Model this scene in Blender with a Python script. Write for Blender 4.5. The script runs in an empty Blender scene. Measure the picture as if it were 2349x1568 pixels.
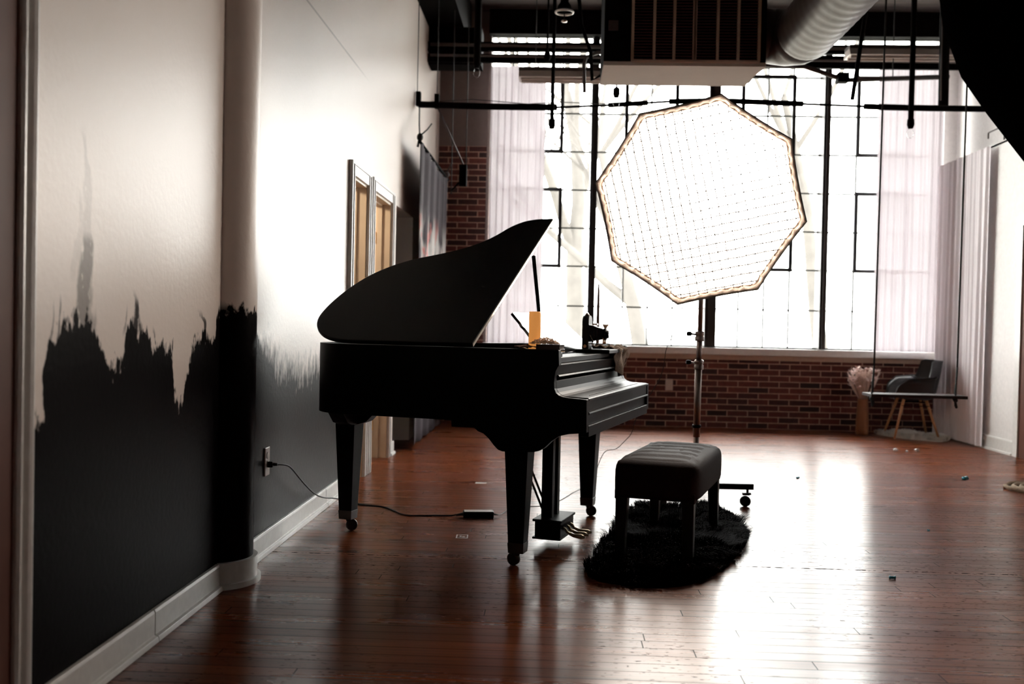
import bpy, bmesh, math, random
from math import sin, cos, pi, radians, sqrt, atan2
from mathutils import Vector, Matrix

S = bpy.context.scene
COL = S.collection
rnd = random.Random(7)

# ------------------------------------------------------------------ camera
cam_data = bpy.data.cameras.new('camera')
cam_data.sensor_width = 36.0
cam_data.lens = 35.0
cam_data.clip_end = 200
cam = bpy.data.objects.new('camera', cam_data)
COL.objects.link(cam)
cam.matrix_world = (Matrix.Translation((0, 0, 1.08)) @ Matrix.Rotation(radians(2.5), 4, 'Z')
                    @ Matrix.Rotation(radians(89.0), 4, 'X') @ Matrix.Rotation(radians(1.2), 4, 'Z'))
cam_data.dof.use_dof = True
cam_data.dof.focus_distance = 4.6
cam_data.dof.aperture_fstop = 2.4
S.camera = cam

# ------------------------------------------------------------------ sky + exposure
world = bpy.data.worlds.new('overcast_sky')
S.world = world
world.use_nodes = True
bg = world.node_tree.nodes['Background']
bg.inputs[0].default_value = (1.0, 0.985, 0.96, 1)
bg.inputs[1].default_value = 17.0
SOFTBOX_POWER = 31.0
S.view_settings.view_transform = 'Standard'
S.view_settings.look = 'None'
S.view_settings.gamma = 1.0
S.view_settings.exposure = 0.2
S.view_settings.use_curve_mapping = False

# ------------------------------------------------------------------ materials
def new_mat(name):
    m = bpy.data.materials.new(name)
    m.use_nodes = True
    nt = m.node_tree
    return m, nt, nt.nodes, nt.links, nt.nodes['Principled BSDF']

def mat(name, col, rough=0.5, metal=0.0, spec=0.5, nscale=30.0, var=0.12, bump=0.05, coat=0.0, emit=None, estr=0.0):
    m, nt, N, L, b = new_mat(name)
    tc = N.new('ShaderNodeTexCoord')
    no = N.new('ShaderNodeTexNoise'); no.inputs['Scale'].default_value = nscale; no.inputs['Detail'].default_value = 4
    L.new(tc.outputs['Object'], no.inputs['Vector'])
    mx = N.new('ShaderNodeMix'); mx.data_type = 'RGBA'
    c = tuple(col)
    mx.inputs[6].default_value = tuple(max(0, x * (1 - var)) for x in c) + (1,)
    mx.inputs[7].default_value = tuple(min(1, x * (1 + var)) for x in c) + (1,)
    L.new(no.outputs['Fac'], mx.inputs[0])
    L.new(mx.outputs[2], b.inputs['Base Color'])
    b.inputs['Roughness'].default_value = rough
    b.inputs['Metallic'].default_value = metal
    b.inputs['Specular IOR Level'].default_value = spec
    b.inputs['Coat Weight'].default_value = coat
    if bump:
        bp = N.new('ShaderNodeBump'); bp.inputs['Strength'].default_value = bump; bp.inputs['Distance'].default_value = 0.01
        L.new(no.outputs['Fac'], bp.inputs['Height']); L.new(bp.outputs['Normal'], b.inputs['Normal'])
    if emit:
        b.inputs['Emission Color'].default_value = tuple(emit) + (1,)
        b.inputs['Emission Strength'].default_value = estr
    return m

def math_node(N, L, op, a, b=None, c=None, clamp=False):
    n = N.new('ShaderNodeMath'); n.operation = op; n.use_clamp = clamp
    for i, v in enumerate((a, b, c)):
        if v is None: continue
        if isinstance(v, (int, float)): n.inputs[i].default_value = v
        else: L.new(v, n.inputs[i])
    return n.outputs[0]

def noise(N, L, vec, scale, detail=4, mapping=None):
    if mapping:
        mp = N.new('ShaderNodeMapping'); mp.inputs['Scale'].default_value = mapping
        L.new(vec, mp.inputs['Vector']); vec = mp.outputs[0]
    n = N.new('ShaderNodeTexNoise'); n.inputs['Scale'].default_value = scale; n.inputs['Detail'].default_value = detail
    L.new(vec, n.inputs['Vector'])
    return n.outputs['Fac']

def smooth(N, L, v, lo, hi):
    n = N.new('ShaderNodeMapRange'); n.interpolation_type = 'SMOOTHSTEP'
    L.new(v, n.inputs[0]); n.inputs[1].default_value = lo; n.inputs[2].default_value = hi
    return n.outputs[0]

def mural_mat():
    m, nt, N, L, b = new_mat('smoky_wall_paint')
    tc = N.new('ShaderNodeTexCoord'); v = tc.outputs['Object']
    sp = N.new('ShaderNodeSeparateXYZ'); L.new(v, sp.inputs[0])
    Y, Z = sp.outputs[1], sp.outputs[2]
    pts = [(2.2,0.80),(2.52,.80),(2.535,.90),(2.55,1.0),(2.60,1.03),(2.65,1.065),(2.71,1.085),(2.79,1.085),(2.84,1.0),(2.92,.93),(3.0,.935),
           (3.05,1.06),(3.13,1.05),(3.2,1.03),(3.24,.97),(3.27,1.01),(3.33,.98),(3.41,.97),(3.435,.82),(3.47,.765),(3.50,.79),(3.55,.89),(3.63,.985),
           (3.70,1.04),(3.76,1.0),(3.84,.98),(3.87,1.10),(3.93,1.13),(4.0,1.11),(4.2,1.13),(4.33,1.12),(4.42,.99),(4.60,.96),(4.75,.85),(4.9,.87),(5.16,.82),(5.54,.85),(6.3,.82)]
    fc = N.new('ShaderNodeFloatCurve')
    cu = fc.mapping.curves[0]
    f = [((y-2.2)/4.1, (z-.6)/.8) for y, z in pts]
    cu.points[0].location = f[0]; cu.points[1].location = f[-1]
    for p in f[1:-1]: cu.points.new(*p)
    for p in cu.points: p.handle_type = 'VECTOR'
    fc.mapping.update()
    dist = noise(N, L, v, 9.0, 5, (1, 1.0, .45))
    Yd = math_node(N, L, 'ADD', Y, math_node(N, L, 'MULTIPLY', math_node(N, L, 'SUBTRACT', dist, .5), .16))
    L.new(math_node(N, L, 'DIVIDE', math_node(N, L, 'SUBTRACT', Yd, 2.2), 4.1), fc.inputs[1])
    zb = math_node(N, L, 'MULTIPLY_ADD', fc.outputs[0], .8, .6)
    streak = noise(N, L, v, 6.0, 7, (1, 3.6, 1.7))
    fine = noise(N, L, v, 30.0, 4, (1, 1.5, .8))
    soft = smooth(N, L, Y, 4.35, 4.6)  # blurs the edge past the column, painting in the window's reflection
    amp = math_node(N, L, 'MULTIPLY_ADD', soft, .15, .16)
    d = math_node(N, L, 'SUBTRACT', zb, Z)
    d = math_node(N, L, 'ADD', d, math_node(N, L, 'MULTIPLY', math_node(N, L, 'SUBTRACT', streak, .52), amp))
    d = math_node(N, L, 'ADD', d, math_node(N, L, 'MULTIPLY', math_node(N, L, 'SUBTRACT', fine, .5), .12))
    w = math_node(N, L, 'MULTIPLY_ADD', soft, .07, .012)
    mask = math_node(N, L, 'MULTIPLY_ADD', math_node(N, L, 'DIVIDE', d, w), .5, .5, True)
    # smoke wisps: (y centre, sway, frequency, z low, z high, width low, width high, opacity)
    wisps = [(2.755,.020,11,1.04,1.34,.045,.022,.62),(2.735,.030,9,1.25,1.62,.022,.012,.16),(2.70,.022,9,1.2,1.45,.02,.01,.12),
             (3.085,.022,24,1.0,1.17,.024,.008,.95),(3.03,.02,22,1.05,1.13,.008,.004,.5),(2.61,.012,20,1.0,1.15,.010,.005,.7),
             (2.56,.006,30,1.0,1.13,.005,.003,.6),(3.20,.01,30,.95,1.04,.010,.004,.7),(3.27,.006,30,.9,1.06,.010,.004,.9),
             (3.68,.028,26,.98,1.12,.018,.006,.9),(3.91,.014,20,.95,1.16,.022,.008,.95),(4.27,.012,25,1.05,1.24,.02,.006,.9),
             (4.265,.010,18,1.2,1.38,.009,.003,.6),(3.0,.015,25,.9,.99,.012,.005,.7)]
    for yc, a, k, z0, z1, w0, w1, op in wisps:
        sw = math_node(N, L, 'MULTIPLY', math_node(N, L, 'SINE', math_node(N, L, 'MULTIPLY', math_node(N, L, 'SUBTRACT', Z, z0), k)), a)
        dy = math_node(N, L, 'ABSOLUTE', math_node(N, L, 'SUBTRACT', math_node(N, L, 'SUBTRACT', Yd, yc), sw))
        t = N.new('ShaderNodeMapRange'); L.new(Z, t.inputs[0]); t.inputs[1].default_value = z0; t.inputs[2].default_value = z1
        t.inputs[3].default_value = w0 * 1.5; t.inputs[4].default_value = w1 * 1.5
        core = math_node(N, L, 'SUBTRACT', 1.0, math_node(N, L, 'DIVIDE', dy, t.outputs[0]), clamp=True)
        brush = math_node(N, L, 'MULTIPLY', core, math_node(N, L, 'MULTIPLY', smooth(N, L, fine, .26, .50), 2.6), clamp=True)
        win = math_node(N, L, 'MULTIPLY', smooth(N, L, Z, z0 - .04, z0), math_node(N, L, 'SUBTRACT', 1.0, smooth(N, L, Z, z1 - .06, z1)))
        mask = math_node(N, L, 'MAXIMUM', mask, math_node(N, L, 'MULTIPLY', math_node(N, L, 'MULTIPLY', brush, win), op))
    # the mural stops at the first doorway
    mask = math_node(N, L, 'MULTIPLY', mask, math_node(N, L, 'SUBTRACT', 1.0, smooth(N, L, Y, 6.28, 6.3)))
    big = noise(N, L, v, 1.3, 3)
    base = N.new('ShaderNodeMix'); base.data_type = 'RGBA'
    base.inputs[6].default_value = (.76, .665, .60, 1); base.inputs[7].default_value = (.82, .735, .675, 1); L.new(big, base.inputs[0])
    # hairline joint in the plaster high on the wall
    ln = math_node(N, L, 'ABSOLUTE', math_node(N, L, 'SUBTRACT', Z, 2.745))
    ln = math_node(N, L, 'MULTIPLY', math_node(N, L, 'SUBTRACT', 1.0, smooth(N, L, ln, .002, .012)), math_node(N, L, 'SUBTRACT', 1.0, smooth(N, L, Y, 6.2, 7.0)))
    base2 = N.new('ShaderNodeMix'); base2.data_type = 'RGBA'; L.new(math_node(N, L, 'MULTIPLY', ln, .55), base2.inputs[0])
    L.new(base.outputs[2], base2.inputs[6]); base2.inputs[7].default_value = (.25, .2, .18, 1)
    mx = N.new('ShaderNodeMix'); mx.data_type = 'RGBA'
    L.new(mask, mx.inputs[0]); L.new(base2.outputs[2], mx.inputs[6]); mx.inputs[7].default_value = (.0035, .0024, .0027, 1)
    L.new(mx.outputs[2], b.inputs['Base Color'])
    b.inputs['Roughness'].default_value = .38
    L.new(math_node(N, L, 'ADD', math_node(N, L, 'MULTIPLY', math_node(N, L, 'SUBTRACT', 1.0, mask), .16), math_node(N, L, 'MULTIPLY_ADD', soft, .05, .012)), b.inputs['Specular IOR Level'])
    bp = N.new('ShaderNodeBump'); bp.inputs['Strength'].default_value = .10; bp.inputs['Distance'].default_value = .01
    L.new(noise(N, L, v, 45, 3), bp.inputs['Height']); L.new(bp.outputs[0], b.inputs['Normal'])
    return m

def floor_mat():
    m, nt, N, L, b = new_mat('old_strip_floor')
    tc = N.new('ShaderNodeTexCoord'); v = tc.outputs['Object']
    sp = N.new('ShaderNodeSeparateXYZ'); L.new(v, sp.inputs[0])
    wn = N.new('ShaderNodeTexWhiteNoise'); wn.noise_dimensions = '1D'
    L.new(math_node(N, L, 'FLOOR', math_node(N, L, 'DIVIDE', sp.outputs[1], .078)), wn.inputs['W'])
    cbx = N.new('ShaderNodeCombineXYZ'); L.new(math_node(N, L, 'MULTIPLY_ADD', wn.outputs[0], 7.3, sp.outputs[0]), cbx.inputs[0]); L.new(sp.outputs[1], cbx.inputs[1])
    br = N.new('ShaderNodeTexBrick'); L.new(cbx.outputs[0], br.inputs['Vector'])
    br.inputs['Scale'].default_value = 1.0
    br.inputs['Brick Width'].default_value = 2.3; br.inputs['Row Height'].default_value = .078
    br.inputs['Mortar Size'].default_value = .0021; br.inputs['Mortar Smooth'].default_value = .2; br.inputs['Bias'].default_value = 0
    br.offset = 0
    br.inputs['Color1'].default_value = (.115, .028, .010, 1); br.inputs['Color2'].default_value = (.235, .066, .022, 1)
    br.inputs['Mortar'].default_value = (.004, .002, .002, 1)
    grain = noise(N, L, v, 3.0, 6, (.8, 22, 1))
    mx = N.new('ShaderNodeMix'); mx.data_type = 'RGBA'; mx.blend_type = 'MULTIPLY'; mx.inputs[0].default_value = .75
    L.new(br.outputs['Color'], mx.inputs[6])
    cr = N.new('ShaderNodeValToRGB'); cr.color_ramp.elements[0].position = .3; cr.color_ramp.elements[0].color = (.38, .33, .33, 1)
    cr.color_ramp.elements[1].position = .7; cr.color_ramp.elements[1].color = (1.2, 1.15, 1.1, 1)
    L.new(grain, cr.inputs[0]); L.new(cr.outputs[0], mx.inputs[7])
    # pits and chips
    chip = noise(N, L, v, 26.0, 3, (1.0, 3.6, 1))
    patch = noise(N, L, v, .9, 2)
    chips = math_node(N, L, 'MULTIPLY', smooth(N, L, chip, .625, .665), smooth(N, L, patch, .40, .60))
    seamd = math_node(N, L, 'ABSOLUTE', math_node(N, L, 'SUBTRACT', sp.outputs[1], 4.565))
    seam = math_node(N, L, 'MULTIPLY', math_node(N, L, 'SUBTRACT', 1.0, smooth(N, L, seamd, .003, .010)), smooth(N, L, noise(N, L, v, 34, 4), .44, .56))
    dark = math_node(N, L, 'MAXIMUM', chips, seam)
    m2 = N.new('ShaderNodeMix'); m2.data_type = 'RGBA'; L.new(dark, m2.inputs[0]); L.new(mx.outputs[2], m2.inputs[6])
    m2.inputs[7].default_value = (.006, .003, .003, 1)
    L.new(m2.outputs[2], b.inputs['Base Color'])
    rn = noise(N, L, v, 2.2, 5, (.6, 3, 1))
    rr = N.new('ShaderNodeMapRange'); L.new(rn, rr.inputs[0]); rr.inputs[1].default_value = .3; rr.inputs[2].default_value = .7
    rr.inputs[3].default_value = .25; rr.inputs[4].default_value = .33
    L.new(math_node(N, L, 'ADD', rr.outputs[0], math_node(N, L, 'MULTIPLY', dark, .4)), b.inputs['Roughness'])
    gap = math_node(N, L, 'MAXIMUM', br.outputs['Fac'], dark)
    L.new(math_node(N, L, 'MULTIPLY_ADD', gap, -.47, .5), b.inputs['Specular IOR Level'])
    b.inputs['Anisotropic'].default_value = .8
    tg = N.new('ShaderNodeCombineXYZ'); tg.inputs[1].default_value = 1.0; L.new(tg.outputs[0], b.inputs['Tangent'])
    cup = math_node(N, L, 'SINE', math_node(N, L, 'MULTIPLY', sp.outputs[1], 2 * pi / .078))
    h = math_node(N, L, 'ADD', math_node(N, L, 'MULTIPLY', br.outputs['Fac'], -1.0), math_node(N, L, 'MULTIPLY', dark, -1.2))
    h = math_node(N, L, 'ADD', h, math_node(N, L, 'MULTIPLY', noise(N, L, v, 7, 4, (1, 4, 1)), .25))
    h = math_node(N, L, 'ADD', h, math_node(N, L, 'MULTIPLY', cup, .05))
    bp = N.new('ShaderNodeBump'); bp.inputs['Strength'].default_value = .22; bp.inputs['Distance'].default_value = .004
    L.new(h, bp.inputs['Height']); L.new(bp.outputs[0], b.inputs['Normal'])
    return m

def brick_mat():
    m, nt, N, L, b = new_mat('red_brick')
    tc = N.new('ShaderNodeTexCoord'); sp = N.new('ShaderNodeSeparateXYZ'); L.new(tc.outputs['Object'], sp.inputs[0])
    cb = N.new('ShaderNodeCombineXYZ'); L.new(sp.outputs[0], cb.inputs[0]); L.new(sp.outputs[2], cb.inputs[1])
    def brk(c1, c2, bias):
        br = N.new('ShaderNodeTexBrick'); L.new(cb.outputs[0], br.inputs['Vector'])
        br.inputs['Scale'].default_value = 1.0; br.inputs['Brick Width'].default_value = .222; br.inputs['Row Height'].default_value = .0645
        br.inputs['Mortar Size'].default_value = .0055; br.inputs['Mortar Smooth'].default_value = .15; br.inputs['Bias'].default_value = bias
        br.inputs['Color1'].default_value = c1; br.inputs['Color2'].default_value = c2; br.inputs['Mortar'].default_value = (.46, .29, .23, 1)
        return br
    br = brk((.020, .008, .008, 1), (.15, .040, .028, 1), .0)
    n = noise(N, L, tc.outputs['Object'], 22, 5)
    mx = N.new('ShaderNodeMix'); mx.data_type = 'RGBA'; mx.blend_type = 'MULTIPLY'; mx.inputs[0].default_value = .6
    L.new(br.outputs['Color'], mx.inputs[6])
    cr = N.new('ShaderNodeValToRGB'); cr.color_ramp.elements[0].position = .3; cr.color_ramp.elements[0].color = (.55, .5, .5, 1)
    cr.color_ramp.elements[1].position = .7; cr.color_ramp.elements[1].color = (1.25, 1.2, 1.1, 1)
    L.new(n, cr.inputs[0]); L.new(cr.outputs[0], mx.inputs[7]); L.new(mx.outputs[2], b.inputs['Base Color'])
    b.inputs['Roughness'].default_value = .85
    bp = N.new('ShaderNodeBump'); bp.inputs['Strength'].default_value = .6; bp.inputs['Distance'].default_value = .01
    L.new(math_node(N, L, 'ADD', math_node(N, L, 'MULTIPLY', br.outputs['Fac'], -1), math_node(N, L, 'MULTIPLY', n, .4)), bp.inputs['Height'])
    L.new(bp.outputs[0], b.inputs['Normal'])
    return m

def plank_mat(name, c1, c2, width, axis=1):
    m, nt, N, L, b = new_mat(name)
    tc = N.new('ShaderNodeTexCoord')
    br = N.new('ShaderNodeTexBrick'); L.new(tc.outputs['Object'], br.inputs['Vector'])
    br.inputs['Scale'].default_value = 1; br.inputs['Brick Width'].default_value = 3; br.inputs['Row Height'].default_value = width
    br.inputs['Mortar Size'].default_value = .006
    br.inputs['Color1'].default_value = c1; br.inputs['Color2'].default_value = c2; br.inputs['Mortar'].default_value = (.003, .002, .002, 1)
    L.new(br.outputs['Color'], b.inputs['Base Color']); b.inputs['Roughness'].default_value = .7
    return m

def glass_mat():
    m, nt, N, L, b = new_mat('window_glass')
    N.remove(b); out = N['Material Output']
    tr = N.new('ShaderNodeBsdfTransparent'); tr.inputs[0].default_value = (.97, .98, .97, 1)
    gl = N.new('ShaderNodeBsdfGlossy'); gl.inputs['Roughness'].default_value = .02
    lw = N.new('ShaderNodeLayerWeight'); lw.inputs[0].default_value = .06
    mx = N.new('ShaderNodeMixShader')
    L.new(lw.outputs['Fresnel'], mx.inputs[0]); L.new(tr.outputs[0], mx.inputs[1]); L.new(gl.outputs[0], mx.inputs[2]); L.new(mx.outputs[0], out.inputs[0])
    return m

def sheer_mat(name, dif, trans, alpha):
    m, nt, N, L, b = new_mat(name)
    N.remove(b); out = N['Material Output']
    tc = N.new('ShaderNodeTexCoord')
    wv = noise(N, L, tc.outputs['Object'], 3, 3, (6, 6, .3))
    d = N.new('ShaderNodeBsdfDiffuse'); d.inputs[0].default_value = dif + (1,)
    t = N.new('ShaderNodeBsdfTranslucent'); t.inputs[0].default_value = trans + (1,)
    tr = N.new('ShaderNodeBsdfTransparent')
    a = N.new('ShaderNodeAddShader'); L.new(d.outputs[0], a.inputs[0]); L.new(t.outputs[0], a.inputs[1])
    mx = N.new('ShaderNodeMixShader'); L.new(math_node(N, L, 'MULTIPLY_ADD', wv, .015, alpha), mx.inputs[0])
    L.new(tr.outputs[0], mx.inputs[1]); L.new(a.outputs[0], mx.inputs[2]); L.new(mx.outputs[0], out.inputs[0])
    return m

def emit_mat(name, col, strength):
    m, nt, N, L, b = new_mat(name)
    b.inputs['Base Color'].default_value = (.8, .8, .8, 1)
    b.inputs['Emission Color'].default_value = col + (1,)
    b.inputs['Emission Strength'].default_value = strength
    return m

def backdrop_mat():
    m, nt, N, L, b = new_mat('painted_backdrop_cloth')
    tc = N.new('ShaderNodeTexCoord'); v = tc.outputs['Object']
    sp = N.new('ShaderNodeSeparateXYZ'); L.new(v, sp.inputs[0])
    n1 = noise(N, L, v, 1.6, 3, (1, 2.2, 1)); n2 = noise(N, L, v, 4, 4, (1, 1.4, .8))
    zm = math_node(N, L, 'MULTIPLY', smooth(N, L, sp.outputs[2], .9, 1.2), math_node(N, L, 'SUBTRACT', 1.0, smooth(N, L, sp.outputs[2], 1.8, 2.15)))
    a = N.new('ShaderNodeMix'); a.data_type = 'RGBA'; L.new(math_node(N, L, 'MULTIPLY', smooth(N, L, n1, .44, .54), zm), a.inputs[0])
    a.inputs[6].default_value = (.050, .038, .048, 1); a.inputs[7].default_value = (.62, .60, .58, 1)
    c = N.new('ShaderNodeMix'); c.data_type = 'RGBA'; L.new(math_node(N, L, 'MULTIPLY', smooth(N, L, n2, .54, .60), zm), c.inputs[0])
    L.new(a.outputs[2], c.inputs[6]); c.inputs[7].default_value = (.60, .22, .20, 1)
    L.new(c.outputs[2], b.inputs['Base Color']); b.inputs['Roughness'].default_value = .9
    return m

M = dict(
    wall=mural_mat(), floor=floor_mat(), brick=brick_mat(), glass=glass_mat(),
    white=mat('white_gloss_paint', (.72, .70, .67), .35, bump=.03),
    plaster=mat('white_plaster', (.78, .75, .73), .6, bump=.05),
    grey_plaster=mat('taupe_plaster', (.16, .12, .108), .75),
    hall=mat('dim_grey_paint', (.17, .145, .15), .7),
    tan=mat('tan_painted_jamb', (.66, .52, .37), .5, nscale=8),
    brass=mat('brass', (.75, .42, .08), .3, .9, bump=0),
    door_dark=mat('brown_door', (.11, .042, .028), .6, spec=.15, nscale=6, var=.3),  # dark brown varied by noise, for the door faces
    ceiling=plank_mat('dark_ceiling_planks', (.034, .022, .020, 1), (.055, .036, .033, 1), .10),
    black_paint=mat('black_painted_steel', (.0025, .002, .002), .8, spec=.04, bump=.04),
    brown_metal=mat('brown_painted_metal', (.05, .033, .03), .5),
    frame=mat('black_window_steel', (.010, .010, .011), .5, bump=0),
    mullion=mat('dark_steel_mullion', (.022, .016, .015), .5, bump=.02),
    tan_trim=mat('tan_trim_board', (.46, .32, .24), .6),
    duct=mat('galvanised_duct', (.09, .070, .064), .5, .4, nscale=4, var=.2),
    grey_metal=mat('grey_sheet_metal', (.50, .43, .375), .8, .0, spec=.1, nscale=3),
    louvre=mat('brown_louvre', (.16, .036, .032), .55),
    fixture=mat('cream_enamel', (.55, .46, .42), .35),
    piano=mat('satin_black_lacquer', (.0016, .0014, .0014), .45, spec=.055, nscale=60, bump=.015),
    desk=mat('polished_black_lacquer', (.003, .003, .003), .07, spec=.9, bump=0, coat=.6),
    hinge=mat('nickel_hinge', (.55, .46, .38), .3, .8, bump=0),
    pedal=mat('worn_brass', (.42, .33, .22), .28, .9, bump=0),
    ferrule=mat('dark_bronze', (.035, .025, .020), .45, .4, bump=0),
    rubber=mat('black_rubber', (.006, .006, .006), .6, bump=0),
    steel=mat('brushed_steel', (.38, .33, .31), .3, .9, nscale=80, bump=.02),
    black_plastic=mat('black_plastic', (.004, .004, .004), .5, spec=.12, bump=0),
    bench_fabric=mat('dark_brown_velvet', (.021, .0105, .0085), .75, spec=.07, nscale=90, var=.3, bump=.12),
    bench_leg=mat('black_wood', (.0025, .002, .002), .45, spec=.3, bump=.02),
    black_fur=mat('black_fur', (.003, .0023, .0023), .9, spec=.03, nscale=12, var=.6, bump=0),
    white_fur=mat('white_fur', (.88, .85, .80), .85, nscale=12, var=.15, bump=0),
    diffuser=emit_mat('lit_diffuser', (1.0, .87, .75), SOFTBOX_POWER),
    grid=mat('grid_fabric', (.050, .038, .026), .9, bump=0),
    lip=mat('softbox_lip_fabric', (.40, .31, .25), .9, bump=0),
    shell=mat('black_softbox_shell', (.006, .006, .006), .6, bump=0),
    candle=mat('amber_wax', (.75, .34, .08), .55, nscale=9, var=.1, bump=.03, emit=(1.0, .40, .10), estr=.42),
    taper=mat('brown_wax', (.20, .085, .05), .5),
    book=mat('oxblood_leather', (.022, .006, .005), .5),
    paper=mat('old_paper', (.05, .03, .022), .8),
    bead=mat('pearl_beads', (.80, .60, .42), .25, .3, bump=0),
    doily=mat('brown_lace', (.16, .085, .05), .9, nscale=120, var=.5),
    burlap=mat('tan_gauze', (.50, .40, .32), .9, nscale=160, var=.35, bump=.4),
    leather=mat('black_pebble_leather', (.007, .006, .006), .45, nscale=200, bump=.2),
    chrome=mat('aged_chrome', (.50, .42, .36), .25, .95, bump=0),
    backdrop=backdrop_mat(),
    duct_wrap=mat('black_duct_wrap', (.0008, .0007, .0007), .9, spec=.0, bump=0),
    sheer=sheer_mat('window_sheer', (.40, .37, .40), (.112, .102, .109), .985),
    sheer_wall=sheer_mat('wall_sheer', (.88, .83, .855), (.07, .064, .07), .985),
    chair_shell=mat('charcoal_moulded_plastic', (.022, .024, .027), .35, bump=0),
    beech=mat('beech_wood', (.52, .24, .10), .45, nscale=10, var=.2),
    pampas=mat('dried_pampas', (.72, .55, .47), .9, var=.3),
    petal=mat('bleached_blooms', (.88, .70, .66), .8),
    vase=mat('amber_wood_vase', (.28, .11, .045), .45),
    rope=mat('black_rope', (.006, .006, .006), .8, nscale=90, bump=.3),
    swing=mat('dark_walnut_board', (.020, .008, .006), .6, spec=.15),
    teal=mat('teal_foil', (.01, .26, .36), .35, bump=0),
    glint=mat('clear_plastic_bead', (.8, .82, .85), .15, bump=0),
    label_silver=mat('silver_label', (.55, .52, .50), .35, bump=0),
    jute=mat('jute_braid', (.30, .22, .15), .9, nscale=60, var=.5),
    bark=mat('pale_bark', (.062, .057, .052), .95, nscale=3, var=.35),
    grass=mat('winter_grass', (.30, .29, .25), .95, nscale=.8, var=.25),
    outlet=mat('almond_plastic', (.50, .42, .37), .35, bump=0),
    clear=mat('clear_bulb_glass', (.75, .72, .68), .08, spec=.8, bump=0),
    plate=mat('iron_plate_gold', (.05, .03, .012), .5, .4),
)

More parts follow.
